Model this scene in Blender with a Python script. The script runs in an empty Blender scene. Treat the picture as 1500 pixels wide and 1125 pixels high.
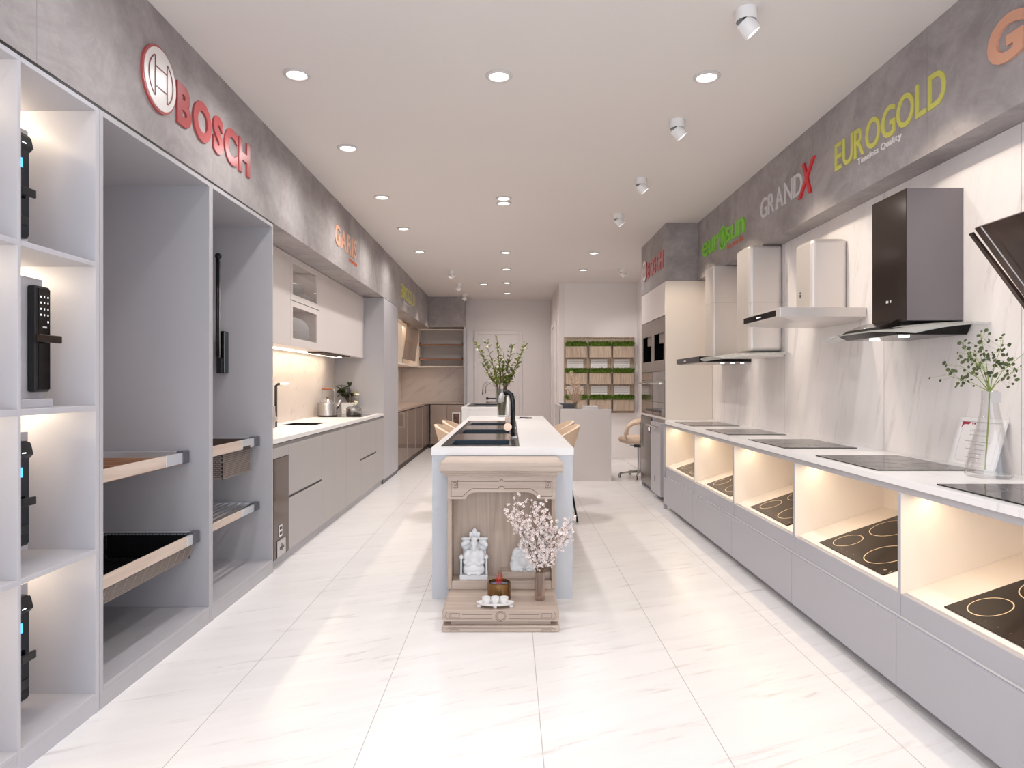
import bpy, bmesh, math, random
from mathutils import Vector, Matrix
random.seed(7)
SC = bpy.context.scene
COL = SC.collection
PI = math.pi
CEIL = 3.02
# ------------------------------------------------------------------ mesh builder
class MB:
    def __init__(s): s.bm = bmesh.new()
    def box(s, x0, x1, y0, y1, z0, z1, rz=0, ry=0, rx=0, piv=None):
        c = Vector(((x0+x1)/2, (y0+y1)/2, (z0+z1)/2))
        m = Matrix.Diagonal((abs(x1-x0), abs(y1-y0), abs(z1-z0), 1))
        vs = [s.bm.verts.new((i,j,k)) for i in (-.5,.5) for j in (-.5,.5) for k in (-.5,.5)]
        for f in ((0,1,3,2),(4,6,7,5),(0,4,5,1),(2,3,7,6),(0,2,6,4),(1,5,7,3)): s.bm.faces.new([vs[q] for q in f])
        for v in vs: v.co = m @ v.co
        if rz or ry or rx:
            R = Matrix.Rotation(rz,4,'Z') @ Matrix.Rotation(ry,4,'Y') @ Matrix.Rotation(rx,4,'X')
            p = Vector(piv)-c if piv else Vector((0,0,0))
            for v in vs: v.co = R @ (v.co-p) + p
        for v in vs: v.co += c
        return s
    def quad(s, *pts):
        vs = [s.bm.verts.new(p) for p in pts]; s.bm.faces.new(vs); return s
    def hexa(s, a, b):
        va = [s.bm.verts.new(p) for p in a]; vb = [s.bm.verts.new(p) for p in b]
        n = len(va)
        s.bm.faces.new(va[::-1]); s.bm.faces.new(vb)
        for i in range(n): s.bm.faces.new((va[i], va[(i+1)%n], vb[(i+1)%n], vb[i]))
        return s
    def prism(s, pts, d, axis='Y', at=0):
        def mp(u, v, w):
            return {'Y': (u, w, v), 'X': (w, u, v), 'Z': (u, v, w)}[axis]
        return s.hexa([mp(u,v,at) for u,v in pts], [mp(u,v,at+d) for u,v in pts])
    def lathe(s, prof, c=(0,0,0), n=24, axis='Z', squash=1):
        rings = []
        for r, h in prof:
            ring = []
            if r < 1e-6:
                ring = [s.bm.verts.new(s._ax(0,0,h,axis,c))]
            else:
                for i in range(n):
                    a = 2*PI*i/n
                    ring.append(s.bm.verts.new(s._ax(r*math.cos(a), r*math.sin(a)*squash, h, axis, c)))
            rings.append(ring)
        for a, b in zip(rings, rings[1:]):
            if len(a) == 1 and len(b) == 1: continue
            for i in range(n):
                j = (i+1) % n
                if len(a) == 1: s.bm.faces.new((a[0], b[i], b[j]))
                elif len(b) == 1: s.bm.faces.new((a[i], b[0], a[j]))
                else: s.bm.faces.new((a[i], b[i], b[j], a[j]))
        if len(rings[0]) > 2 and prof[0] != prof[-1]: s.bm.faces.new(rings[0])
        if len(rings[-1]) > 2 and prof[0] != prof[-1]: s.bm.faces.new(rings[-1])
        return s
    def _ax(s, x, y, h, axis, c):
        p = {'Z': (x,y,h), 'X': (h,x,y), 'Y': (x,h,y)}[axis]
        return (p[0]+c[0], p[1]+c[1], p[2]+c[2])
    def cyl(s, c, r, h, n=20, axis='Z', r2=None):
        return s.lathe([(r,0),(r2 if r2 is not None else r,h)], c, n, axis)
    def tube(s, pts, r, n=8, cap=True, rs=None):
        pts = [Vector(p) for p in pts]
        rings = []; prev = None
        for i, p in enumerate(pts):
            d = (pts[min(i+1,len(pts)-1)] - pts[max(i-1,0)]).normalized()
            if prev is None:
                u = d.orthogonal().normalized()
            else:
                u = (prev - d*prev.dot(d))
                u = u.normalized() if u.length > 1e-6 else d.orthogonal().normalized()
            prev = u; w = d.cross(u)
            rr = rs[i] if rs else r
            rings.append([s.bm.verts.new(p + (u*math.cos(2*PI*k/n) + w*math.sin(2*PI*k/n))*rr) for k in range(n)])
        for a, b in zip(rings, rings[1:]):
            for i in range(n):
                j = (i+1) % n
                s.bm.faces.new((a[i], a[j], b[j], b[i]))
        if cap:
            s.bm.faces.new(rings[0][::-1]); s.bm.faces.new(rings[-1])
        return s
    def ball(s, c, r, sx=1, sy=1, sz=1, seg=12, rot=None):
        nv = max(6,seg//2+1) if seg > 6 else 3
        g = [[s.bm.verts.new((0,0,r))]]+[[s.bm.verts.new((r*math.sin(PI*a/nv)*math.cos(2*PI*b/seg), r*math.sin(PI*a/nv)*math.sin(2*PI*b/seg), r*math.cos(PI*a/nv))) for b in range(seg)] for a in range(1,nv)]+[[s.bm.verts.new((0,0,-r))]]
        for b in range(seg):
            e = (b+1)%seg
            s.bm.faces.new((g[0][0],g[1][b],g[1][e])); s.bm.faces.new((g[-1][0],g[-2][e],g[-2][b]))
            for a in range(1,nv-1): s.bm.faces.new((g[a][b],g[a+1][b],g[a+1][e],g[a][e]))
        for v in [q for w in g for q in w]:
            p = Vector((v.co.x*sx, v.co.y*sy, v.co.z*sz))
            if rot is not None: p = rot @ p
            v.co = p + Vector(c)
        return s
    def ring(s, c, R, r, n=40, m=6, axis='Z', flat=1):
        rings = []
        for i in range(n):
            a = 2*PI*i/n; row = []
            for k in range(m):
                b = 2*PI*k/m
                q = R + r*math.cos(b)
                row.append(s.bm.verts.new(s._ax(q*math.cos(a), q*math.sin(a), r*flat*math.sin(b), axis, c)))
            rings.append(row)
        for i in range(n):
            a = rings[i]; b = rings[(i+1)%n]
            for k in range(m):
                l = (k+1)%m
                s.bm.faces.new((a[k], b[k], b[l], a[l]))
        return s
def wl(o):
    v = Vector((0,0,0))
    while o: v += o.location; o = o.parent
    return v
def P(name, mb, mat, parent=None, bev=0, smooth=False, local=False, seg=2):
    """link a builder as one mesh object; vertices are world coordinates unless local"""
    bm = mb.bm
    bmesh.ops.recalc_face_normals(bm, faces=bm.faces)
    me = bpy.data.meshes.new(name)
    if parent is None:
        xs = [v.co for v in bm.verts]
        o0 = Vector(((min(v.x for v in xs)+max(v.x for v in xs))/2, (min(v.y for v in xs)+max(v.y for v in xs))/2, min(v.z for v in xs)))
        if local: o0 = Vector((0,0,0))
    else:
        o0 = Vector((0,0,0)) if local else wl(parent)
    if o0.length: bmesh.ops.translate(bm, verts=bm.verts, vec=-o0)
    bm.to_mesh(me); bm.free()
    me.materials.append(mat)
    o = bpy.data.objects.new(name, me); COL.objects.link(o)
    if parent is None: o.location = o0
    else: o.parent = parent
    if smooth:
        for p in me.polygons: p.use_smooth = True
        if smooth == 'auto':
            try: me.set_sharp_from_angle(angle=math.radians(40))
            except Exception: pass
    if bev:
        b = o.modifiers.new('bevel', 'BEVEL'); b.width = bev; b.segments = seg; b.limit_method = 'ANGLE'; b.angle_limit = math.radians(40)
    return o
def tag(o, label, cat, group=None, kind=None):
    if label: o['label'] = label
    if cat: o['category'] = cat
    if group: o['group'] = group
    if kind: o['kind'] = kind
    return o
def T(name, loc, label, cat, group=None):
    o = bpy.data.objects.new(name, None); COL.objects.link(o)
    o.location = loc; o.empty_display_size = .05
    return tag(o, label, cat, group)
def S(name, mb, mat, bev=0, smooth=False):
    o = P(name, mb, mat, None, bev, smooth); o['kind'] = 'structure'; return o
def copy_tree(o, parent=None):
    c = o.copy(); COL.objects.link(c)
    if parent: c.parent = parent
    for ch in list(o.children): copy_tree(ch, c)
    return c
def dup(o, loc, label=None, group=None, rz=None):
    c = copy_tree(o); c.location = loc
    if rz is not None: c.rotation_euler[2] = rz
    if label: c['label'] = label
    if group: c['group'] = group
    return c
# ------------------------------------------------------------------ materials
def srgb(r, g, b):
    f = lambda c: (c/255/12.92) if c/255 <= .04045 else ((c/255+.055)/1.055)**2.4
    return (f(r), f(g), f(b), 1)
def mat(name, col, rough=.5, metal=0, spec=.5, bump=None, coat=0, emit=None, es=1, var=None, trans=0, ior=1.45, sss=0):
    m = bpy.data.materials.new(name); m.use_nodes = True
    nt = m.node_tree; b = nt.nodes['Principled BSDF']
    b.inputs['Base Color'].default_value = col; b.inputs['Roughness'].default_value = rough
    b.inputs['Metallic'].default_value = metal; b.inputs['Specular IOR Level'].default_value = spec
    b.inputs['Coat Weight'].default_value = coat; b.inputs['Transmission Weight'].default_value = trans
    b.inputs['IOR'].default_value = ior
    if emit: b.inputs['Emission Color'].default_value = emit; b.inputs['Emission Strength'].default_value = es
    tc = nt.nodes.new('ShaderNodeTexCoord')
    def nz(scale, st=(1,1,1), detail=4, src='Object'):
        mp = nt.nodes.new('ShaderNodeMapping'); mp.inputs['Scale'].default_value = st
        nt.links.new(tc.outputs[src], mp.inputs['Vector'])
        n = nt.nodes.new('ShaderNodeTexNoise'); n.inputs['Scale'].default_value = scale; n.inputs['Detail'].default_value = detail
        nt.links.new(mp.outputs[0], n.inputs['Vector']); return n
    if var:   # (scale, stretch, amount)
        n = nz(var[0], var[1], 5)
        mx = nt.nodes.new('ShaderNodeMix'); mx.data_type = 'RGBA'
        a = var[2]
        mx.inputs[6].default_value = tuple(c*(1-a) for c in col[:3])+(1,)
        mx.inputs[7].default_value = tuple(min(1,c*(1+a)) for c in col[:3])+(1,)
        mr = nt.nodes.new('ShaderNodeMapRange'); mr.inputs[1].default_value = .3; mr.inputs[2].default_value = .7
        nt.links.new(n.outputs['Fac'], mr.inputs[0]); nt.links.new(mr.outputs[0], mx.inputs[0])
        nt.links.new(mx.outputs[2], b.inputs['Base Color'])
    if bump:  # (scale, stretch, strength)
        n = nz(bump[0], bump[1], 6); bp = nt.nodes.new('ShaderNodeBump')
        bp.inputs['Strength'].default_value = bump[2]; bp.inputs['Distance'].default_value = .002
        nt.links.new(n.outputs['Fac'], bp.inputs['Height']); nt.links.new(bp.outputs[0], b.inputs['Normal'])
    return m
def glassmat(name, tint=(.95,.97,.97,1), rough=0.0, refl=.5, ior=1.5):
    m = bpy.data.materials.new(name); m.use_nodes = True; nt = m.node_tree
    nt.nodes.remove(nt.nodes['Principled BSDF']); out = nt.nodes['Material Output']
    tr = nt.nodes.new('ShaderNodeBsdfTransparent'); tr.inputs[0].default_value = tint
    gl = nt.nodes.new('ShaderNodeBsdfGlossy'); gl.inputs['Roughness'].default_value = rough
    fr = nt.nodes.new('ShaderNodeLayerWeight'); fr.inputs[0].default_value = .5
    pw = nt.nodes.new('ShaderNodeMath'); pw.operation = 'POWER'; pw.inputs[1].default_value = 3; nt.links.new(fr.outputs['Facing'], pw.inputs[0])
    ma = nt.nodes.new('ShaderNodeMath'); ma.operation = 'MULTIPLY_ADD'; ma.inputs[1].default_value = refl; ma.inputs[2].default_value = .04; nt.links.new(pw.outputs[0], ma.inputs[0])
    mx = nt.nodes.new('ShaderNodeMixShader')
    nt.links.new(ma.outputs[0], mx.inputs[0]); nt.links.new(tr.outputs[0], mx.inputs[1]); nt.links.new(gl.outputs[0], mx.inputs[2])
    nt.links.new(mx.outputs[0], out.inputs[0]); return m
def veined(name, base, vein, scale, rot, stretch, rough, thr=(.56,.60), amt=.8, tile=None, grout=None, var=.04, fine=3.):
    """marble / sintered stone: thin stretched veins, optional tile joints"""
    m = bpy.data.materials.new(name); m.use_nodes = True; nt = m.node_tree; b = nt.nodes['Principled BSDF']
    N = nt.nodes.new; L = nt.links.new
    b.inputs['Roughness'].default_value = rough
    tc = N('ShaderNodeTexCoord')
    mp = N('ShaderNodeMapping'); mp.inputs['Rotation'].default_value = rot; mp.vector_type = 'TEXTURE'; mp.inputs['Scale'].default_value = stretch
    L(tc.outputs['Object'], mp.inputs['Vector'])
    n1 = N('ShaderNodeTexNoise'); n1.inputs['Scale'].default_value = scale; n1.inputs['Detail'].default_value = 8; n1.inputs['Roughness'].default_value = .62; n1.inputs['Distortion'].default_value = .5
    L(mp.outputs[0], n1.inputs['Vector'])
    n2 = N('ShaderNodeTexNoise'); n2.inputs['Scale'].default_value = scale*fine; n2.inputs['Detail'].default_value = 6
    L(mp.outputs[0], n2.inputs['Vector'])
    # ridge: 1-|n-.5|*k
    def ridge(n, k):
        a = N('ShaderNodeMath'); a.operation = 'SUBTRACT'; a.inputs[1].default_value = .5; L(n.outputs['Fac'], a.inputs[0])
        c = N('ShaderNodeMath'); c.operation = 'ABSOLUTE'; L(a.outputs[0], c.inputs[0])
        d = N('ShaderNodeMath'); d.operation = 'MULTIPLY'; d.inputs[1].default_value = k; L(c.outputs[0], d.inputs[0])
        e = N('ShaderNodeMath'); e.operation = 'SUBTRACT'; e.inputs[0].default_value = 1; e.use_clamp = True; L(d.outputs[0], e.inputs[1])
        return e
    r1 = ridge(n1, 28)
    mr = N('ShaderNodeMapRange'); mr.inputs[1].default_value = thr[0]; mr.inputs[2].default_value = thr[1]; L(n2.outputs['Fac'], mr.inputs[0])
    mu = N('ShaderNodeMath'); mu.operation = 'MULTIPLY'; L(r1.outputs[0], mu.inputs[0]); L(mr.outputs[0], mu.inputs[1])
    mu2 = N('ShaderNodeMath'); mu2.operation = 'MULTIPLY'; mu2.inputs[1].default_value = amt; L(mu.outputs[0], mu2.inputs[0])
    # soft cloud
    base2 = N('ShaderNodeMix'); base2.data_type = 'RGBA'
    base2.inputs[6].default_value = base; base2.inputs[7].default_value = tuple(c*(1-var) for c in base[:3])+(1,)
    mr2 = N('ShaderNodeMapRange'); mr2.inputs[1].default_value = .4; mr2.inputs[2].default_value = .65; L(n1.outputs['Fac'], mr2.inputs[0]); L(mr2.outputs[0], base2.inputs[0])
    mx = N('ShaderNodeMix'); mx.data_type = 'RGBA'; L(mu2.outputs[0], mx.inputs[0]); L(base2.outputs[2], mx.inputs[6]); mx.inputs[7].default_value = vein
    last = mx.outputs[2]
    if tile:
        mp2 = N('ShaderNodeMapping'); L(tc.outputs['Object'], mp2.inputs['Vector'])
        if len(tile) > 4: mp2.inputs['Location'].default_value = (tile[4], tile[5], 0)
        br = N('ShaderNodeTexBrick'); br.offset = 0.0
        br.inputs['Scale'].default_value = 1; br.inputs['Brick Width'].default_value = tile[0]; br.inputs['Row Height'].default_value = tile[1]
        br.inputs['Mortar Size'].default_value = tile[2]; br.inputs['Mortar Smooth'].default_value = .1
        L(mp2.outputs[0], br.inputs['Vector'])
        mg = N('ShaderNodeMix'); mg.data_type = 'RGBA'; L(br.outputs['Fac'], mg.inputs[0]); L(last, mg.inputs[6]); mg.inputs[7].default_value = grout
        last = mg.outputs[2]
    L(last, b.inputs['Base Color'])
    return m
def concrete(name, c1, c2):
    m = bpy.data.materials.new(name); m.use_nodes = True; nt = m.node_tree; b = nt.nodes['Principled BSDF']
    N = nt.nodes.new; L = nt.links.new
    b.inputs['Roughness'].default_value = .62
    tc = N('ShaderNodeTexCoord')
    mp = N('ShaderNodeMapping'); mp.inputs['Scale'].default_value = (1,1,1.3); L(tc.outputs['Object'], mp.inputs['Vector'])
    n1 = N('ShaderNodeTexNoise'); n1.inputs['Scale'].default_value = 1.6; n1.inputs['Detail'].default_value = 9; n1.inputs['Roughness'].default_value = .68; n1.inputs['Distortion'].default_value = 1.2
    n2 = N('ShaderNodeTexNoise'); n2.inputs['Scale'].default_value = 9; n2.inputs['Detail'].default_value = 7; n2.inputs['Roughness'].default_value = .7; n2.inputs['Distortion'].default_value = .8
    L(mp.outputs[0], n1.inputs['Vector']); L(mp.outputs[0], n2.inputs['Vector'])
    ad = N('ShaderNodeMath'); ad.operation = 'MULTIPLY_ADD'; ad.inputs[1].default_value = .45; L(n2.outputs['Fac'], ad.inputs[0]); L(n1.outputs['Fac'], ad.inputs[2])
    mr = N('ShaderNodeMapRange'); mr.inputs[1].default_value = .55; mr.inputs[2].default_value = .92; L(ad.outputs[0], mr.inputs[0])
    mx = N('ShaderNodeMix'); mx.data_type = 'RGBA'; mx.inputs[6].default_value = c1; mx.inputs[7].default_value = c2; L(mr.outputs[0], mx.inputs[0])
    L(mx.outputs[2], b.inputs['Base Color'])
    bp = N('ShaderNodeBump'); bp.inputs['Strength'].default_value = .12; bp.inputs['Distance'].default_value = .004; L(ad.outputs[0], bp.inputs['Height']); L(bp.outputs[0], b.inputs['Normal'])
    return m
def woodmat(name, c1, c2, axis='Z', scale=6, rough=.5, stretch=12):
    m = bpy.data.materials.new(name); m.use_nodes = True; nt = m.node_tree; b = nt.nodes['Principled BSDF']
    N = nt.nodes.new; L = nt.links.new
    b.inputs['Roughness'].default_value = rough
    tc = N('ShaderNodeTexCoord'); mp = N('ShaderNodeMapping')
    st = [stretch, stretch, stretch]; st['XYZ'.index(axis)] = .7
    mp.inputs['Scale'].default_value = st; L(tc.outputs['Object'], mp.inputs['Vector'])
    n = N('ShaderNodeTexNoise'); n.inputs['Scale'].default_value = scale/3; n.inputs['Detail'].default_value = 8; n.inputs['Distortion'].default_value = 1.2; n.inputs['Roughness'].default_value = .6
    L(mp.outputs[0], n.inputs['Vector'])
    mr = N('ShaderNodeMapRange'); mr.inputs[1].default_value = .35; mr.inputs[2].default_value = .68; L(n.outputs['Fac'], mr.inputs[0])
    mx = N('ShaderNodeMix'); mx.data_type = 'RGBA'; mx.inputs[6].default_value = c1; mx.inputs[7].default_value = c2; L(mr.outputs[0], mx.inputs[0])
    L(mx.outputs[2], b.inputs['Base Color'])
    bp = N('ShaderNodeBump'); bp.inputs['Strength'].default_value = .15; bp.inputs['Distance'].default_value = .002; L(n.outputs['Fac'], bp.inputs['Height']); L(bp.outputs[0], b.inputs['Normal'])
    return m
M = {}
M['ceiling'] = mat('ceiling_paint', srgb(222,216,212), .8)
M['wall'] = mat('wall_paint', srgb(230,225,223), .7)
M['panelwall'] = mat('panelled_wall', srgb(224,217,215), .45, bump=(3,(6,6,.2),.25))
M['floor'] = veined('marble_floor', srgb(240,237,236), srgb(170,158,150), 2.6, (0,0,math.radians(24)), (3.2,.34,1), .28, thr=(.52,.70), amt=.5, tile=(.644,60,.0016,0,-.113,20), grout=srgb(176,171,169), var=.05, fine=2.6)
M['stone'] = veined('white_stone', srgb(240,238,238), srgb(185,178,175), 1.3, (0,.5,0), (1,1,3), .28, thr=(.55,.7), amt=.35, var=.03)
M['slabwall'] = veined('stone_wall_panel', srgb(238,233,232), srgb(165,156,152), 2.2, (math.radians(16),0,0), (1,.4,2.6), .42, thr=(.52,.70), amt=.42, var=.05, fine=3.0)
M['backsplash'] = veined('stone_backsplash', srgb(222,212,206), srgb(160,148,140), 1.3, (0,math.radians(-35),0), (2.2,1,.4), .35, thr=(.5,.66), amt=.5, var=.05)
M['concrete'] = concrete('grey_concrete_panel', srgb(140,133,133), srgb(172,166,166))
M['grey'] = mat('grey_lacquer', srgb(178,176,180), .38, var=(3,(1,1,.3),.03), bump=(30,(3,3,.15),.12))
M['shelfgrey'] = mat('pale_grey_board', srgb(186,185,191), .3, bump=(25,(3,3,.2),.12))
M['beigegrey'] = mat('warm_grey_front', srgb(174,169,168), .4)
M['lacq'] = mat('white_lacquer', srgb(222,214,211), .35)
M['cream'] = mat('cream_board', srgb(232,222,212), .5)
M['black'] = mat('black_metal', srgb(28,28,30), .3)
M['blackgl'] = mat('black_glass', srgb(14,12,12), .06, coat=.5)
M['hobglass'] = mat('hob_glass', srgb(26,18,15), .1, var=(14,(1,1,1),.5))
M['hobtop'] = mat('hob_glass_grey', srgb(34,30,30), .12)
M['hobring'] = mat('hob_ring', srgb(225,200,160), .4)
M['hobringdim'] = mat('hob_ring_dim', srgb(120,110,108), .4)
M['brown'] = mat('brown_glass', srgb(70,50,40), .05, spec=.4)
M['browncab'] = mat('brown_gloss_front', srgb(166,146,134), .14, var=(2,(1,1,.4),.15))
M['steel'] = mat('brushed_steel', srgb(196,194,194), .28, 1, bump=(40,(1,1,20),.05))
M['chrome'] = mat('chrome', srgb(220,220,222), .08, 1)
M['hoodwhite'] = mat('hood_satin_steel', srgb(226,220,216), .32, .55)
M['hooddark'] = mat('hood_dark_steel', srgb(128,122,126), .34, .5)
M['hoodblack'] = mat('hood_black', srgb(18,15,15), .16, spec=.3)
M['brownglass'] = mat('hood_brown_glass', srgb(60,44,38), .08, var=(5,(1,1,1),.6))
M['glass'] = glassmat('clear_glass', (.965,.965,.97,1), refl=.85)
M['glassedge'] = glassmat('canopy_glass', (.86,.9,.89,1))
M['smoke'] = glassmat('smoked_glass', (.84,.78,.73,1), refl=.6)
M['vitrine'] = glassmat('cabinet_glass', (.93,.92,.91,1), refl=.6)
M['led'] = mat('led_strip', (1,1,1,1), .5, emit=(1,.86,.62,1), es=5)
M['lamp'] = mat('lamp_disc', (1,1,1,1), .5, emit=(1,.98,.95,1), es=4)
M['trim'] = mat('lamp_trim', srgb(205,200,198), .4)
M['white'] = mat('white_enamel', srgb(236,234,233), .35)
M['ceramic'] = mat('white_ceramic', srgb(228,230,232), .18)
M['darkinside'] = mat('dark_inside', srgb(60,42,34), .5)
M['woodrail'] = woodmat('pale_wood_rail', srgb(194,174,160), srgb(212,196,184), 'Y', 5)
M['woodtray'] = woodmat('wood_tray', srgb(150,112,88), srgb(186,146,118), 'X', 8)
M['altar'] = woodmat('bleached_wood', srgb(178,160,147), srgb(200,184,171), 'X', 5)
M['altarv'] = woodmat('bleached_wood_upright', srgb(172,152,138), srgb(198,180,164), 'Z', 6)
M['groove'] = mat('carved_groove', srgb(120,100,88), .6)
M['planterwood'] = woodmat('planter_wood', srgb(150,130,112), srgb(206,186,166), 'Z', 14, .6, 26)
M['moss'] = mat('moss_green', srgb(96,124,40), .8, var=(40,(1,1,1),.75))
M['leaf'] = mat('leaf_green', srgb(132,142,72), .5, var=(8,(1,1,1),.35))
M['leafdark'] = mat('leaf_dark', srgb(58,68,36), .5)
M['eucal'] = mat('eucalyptus_leaf', srgb(78,88,54), .55, var=(30,(1,1,1),.5))
M['stem'] = mat('twig_brown', srgb(112,92,70), .7)
M['stemgreen'] = mat('stem_green', srgb(140,156,78), .5)
M['petal'] = mat('blossom_petal', srgb(240,230,226), .6)
M['petaly'] = mat('cream_petal', srgb(246,240,208), .6)
M['pampas'] = mat('dried_plume', srgb(222,200,176), .8, var=(30,(1,1,1),.2))
M['tan'] = mat('tan_leather', srgb(222,196,172), .45)
M['brass'] = mat('aged_brass', srgb(136,104,68), .25, .9)
M['red'] = mat('sign_red', srgb(172,76,78), .3)
M['sred'] = mat('sign_bright_red', srgb(205,40,48), .35)
M['swhite'] = mat('sign_white', srgb(232,226,224), .3)
M['sedge'] = mat('sign_edge_red', srgb(120,44,46), .4)
M['sorange'] = mat('sign_salmon', srgb(214,158,130), .4)
M['sgold'] = mat('sign_yellow_green', srgb(205,202,96), .4)
M['sgreen'] = mat('sign_green', srgb(132,205,62), .4)
M['stag'] = mat('sign_tagline_orange', srgb(205,110,82), .5)
M['ssilver'] = mat('sign_silver', srgb(205,202,202), .35)
M['mesh'] = mat('wire_black', srgb(30,30,32), .35)
M['wicker'] = mat('wicker_weave', srgb(146,134,128), .6)
M['wickerdark'] = mat('basket_inner', srgb(92,78,72), .7)
M['alu'] = mat('aluminium_rail', srgb(205,208,214), .3, .4)
M['capdark'] = mat('grey_end_cap', srgb(84,84,92), .4)
M['sink'] = mat('sink_composite', srgb(36,34,36), .25)
M['sinkbowl'] = mat('sink_bowl', srgb(44,56,68), .3)
M['sinkdeck'] = mat('sink_gloss_deck', srgb(112,98,92), .14)  # brown of warm reflections put into the deck colour
M['paper'] = mat('paper_white', srgb(244,240,240), .6)
M['ink'] = mat('ink_grey', srgb(176,168,168), .6)
M['crimson'] = mat('print_crimson', srgb(170,30,66), .5)
M['islandbody'] = mat('pale_blue_grey_panel', srgb(205,208,214), .45)
M['key'] = mat('keypad_white', (1,1,1,1), .5, emit=(.9,.95,1,1), es=1.2)
M['bluescreen'] = mat('blue_screen', srgb(10,30,60), .2, emit=(.05,.45,1,1), es=2.2)
M['shade'] = mat('black_screen', srgb(8,10,16), .08)

def frosted_edge(m, amt, col):
    nt = m.node_tree; out = nt.nodes['Material Output']; src = out.inputs[0].links[0].from_socket
    d = nt.nodes.new('ShaderNodeBsdfDiffuse'); d.inputs[0].default_value = col
    mx = nt.nodes.new('ShaderNodeMixShader'); mx.inputs[0].default_value = amt
    nt.links.new(src, mx.inputs[1]); nt.links.new(d.outputs[0], mx.inputs[2]); nt.links.new(mx.outputs[0], out.inputs[0])
M['canopy'] = glassmat('canopy_pale_glass', (.93,.95,.95,1)); frosted_edge(M['canopy'], .30, (.8,.8,.78,1))
M['rosevase'] = glassmat('rose_cut_glass', (.88,.80,.76,1), refl=.8); frosted_edge(M['rosevase'], .15, (.6,.48,.42,1))
frosted_edge(M['smoke'], .4, (.36,.28,.24,1))
# ================================================================== SHELL
def Sw(name, mb, m, **k):
    o = P(name, mb, m, None, local=True, **k); o['kind'] = 'structure'; return o
Sw('floor', MB().box(-2.5,2.6,-1.7,14.4,-.1,0), M['floor'])
Sw('ceiling', MB().box(-2.5,2.6,-1.7,14.4,CEIL,CEIL+.1), M['ceiling'])
Sw('wall_left', MB().box(-2.4,-2.27,-1.7,14.4,0,CEIL), M['wall'])
Sw('wall_right', MB().box(2.17,2.3,-1.7,11.7,0,CEIL), M['slabwall'])
Sw('wall_back', MB().box(-2.27,.83,14.2,14.3,0,CEIL), M['panelwall'])
Sw('wall_return', MB().box(.83,.93,11.7,14.2,0,CEIL), M['panelwall'])
Sw('wall_alcove', MB().box(.93,2.3,11.7,11.8,0,CEIL), M['wall'])
# street side: wall with a wide shop window and glazed door behind the camera
f = MB(); f.box(-2.27,-1.9,-1.7,-1.58,0,CEIL); f.box(1.95,2.17,-1.7,-1.58,0,CEIL); f.box(-1.9,1.95,-1.7,-1.58,2.62,CEIL)
Sw('wall_front', f, M['wall'])
w = MB()
for x in (-1.9,-.62,.66,1.91): w.box(x,x+.04,-1.68,-1.62,0,2.62)
for z in (0,2.58): w.box(-1.9,1.95,-1.68,-1.62,z,z+.04)
Sw('window_1', w, M['black'])
Sw('window_2', MB().box(-1.88,1.93,-1.655,-1.645,.02,2.6), M['glass'])
# fascias under the ceiling
Sw('trim_1', MB().box(-2.27,-1.631,.2,14.2,2.40,CEIL-.001), M['concrete'])
Sw('trim_2', MB().box(-1.631,-.925,13.6,14.2,2.42,CEIL-.001), M['concrete'])
Sw('trim_3', MB().box(2.013,2.17,.2,7.34,2.405,CEIL-.001), M['concrete'])
Sw('trim_4', MB().box(1.667,2.17,7.34,8.70,2.40,CEIL-.001), M['concrete'])
Sw('trim_5', MB().box(-.925,-.905,13.55,14.2,0,2.42), M['grey'])
# thin seams across the concrete panels
sm = MB()
for y in (2.35,4.85,6.1,7.35,8.6,9.85,11.1,12.35): sm.box(-1.6315,-1.6305,y-.0008,y+.0008,2.40,CEIL)
for y in (2.05,3.3,4.55,5.8): sm.box(2.0125,2.0135,y-.0008,y+.0008,2.405,CEIL)
Sw('trim_6', sm, mat('panel_joint', srgb(140,133,133), .7))
k = MB()
for y in (2.9,3.967,5.41): k.box(2.1692,2.1702,y-.0012,y+.0012,.91,2.405)
Sw('trim_16', k, mat('stone_joint', srgb(170,164,164), .6))
# black strip painted as the shadow line above the left units
Sw('shadow_strip', MB().box(-1.6335,-1.6325,1.0,4.69,2.389,2.3995), M['black'])
Sw('baseboard_back', MB().box(.93,2.17,11.68,11.7,0,.1), M['wall'], bev=.003)
Sw('baseboard_left', MB().box(-.905,.83,14.185,14.2,0,.1), M['wall'], bev=.003)
# back wall door with frame
d = MB(); d.box(-.75,-.68,14.16,14.2,0,2.38); d.box(.17,.24,14.16,14.2,0,2.38); d.box(-.68,.17,14.16,14.2,2.31,2.38)
fr = Sw('trim_8', d, M['panelwall'], bev=.006)
dr = Sw('door_1', MB().box(-.68,.17,14.175,14.2,.01,2.31), M['panelwall'], bev=.004)
pn = MB(); pn.box(-.58,.07,14.168,14.176,1.15,2.2); pn.box(-.58,.07,14.168,14.176,.12,1.05); P('door_panel', pn, M['panelwall'], dr, bev=.008)
h = MB().cyl((.1,14.175,1.05), .025, -.03, axis='Y').tube([(.1,14.14,1.05),(.0,14.14,1.05)], .01); P('door_handle', h, M['steel'], dr)
d = MB(); d.box(.79,.83,12.3,12.38,0,2.42); d.box(.79,.83,13.3,13.38,0,2.42); d.box(.79,.83,12.38,13.3,2.34,2.42)
Sw('trim_9', d, M['panelwall'], bev=.006)
dr = Sw('door_2', MB().box(.812,.83,12.38,13.3,.01,2.34), M['panelwall'])
# vertical panelling grooves of the rear wall
g = MB()
for x in (.36,.52,.68): g.box(x-.003,x+.003,14.194,14.2,0,CEIL)
for y in (11.95,12.15,13.6,13.9): g.box(.826,.83,y-.003,y+.003,0,CEIL)
Sw('trim_10', g, M['panelwall'])
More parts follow.
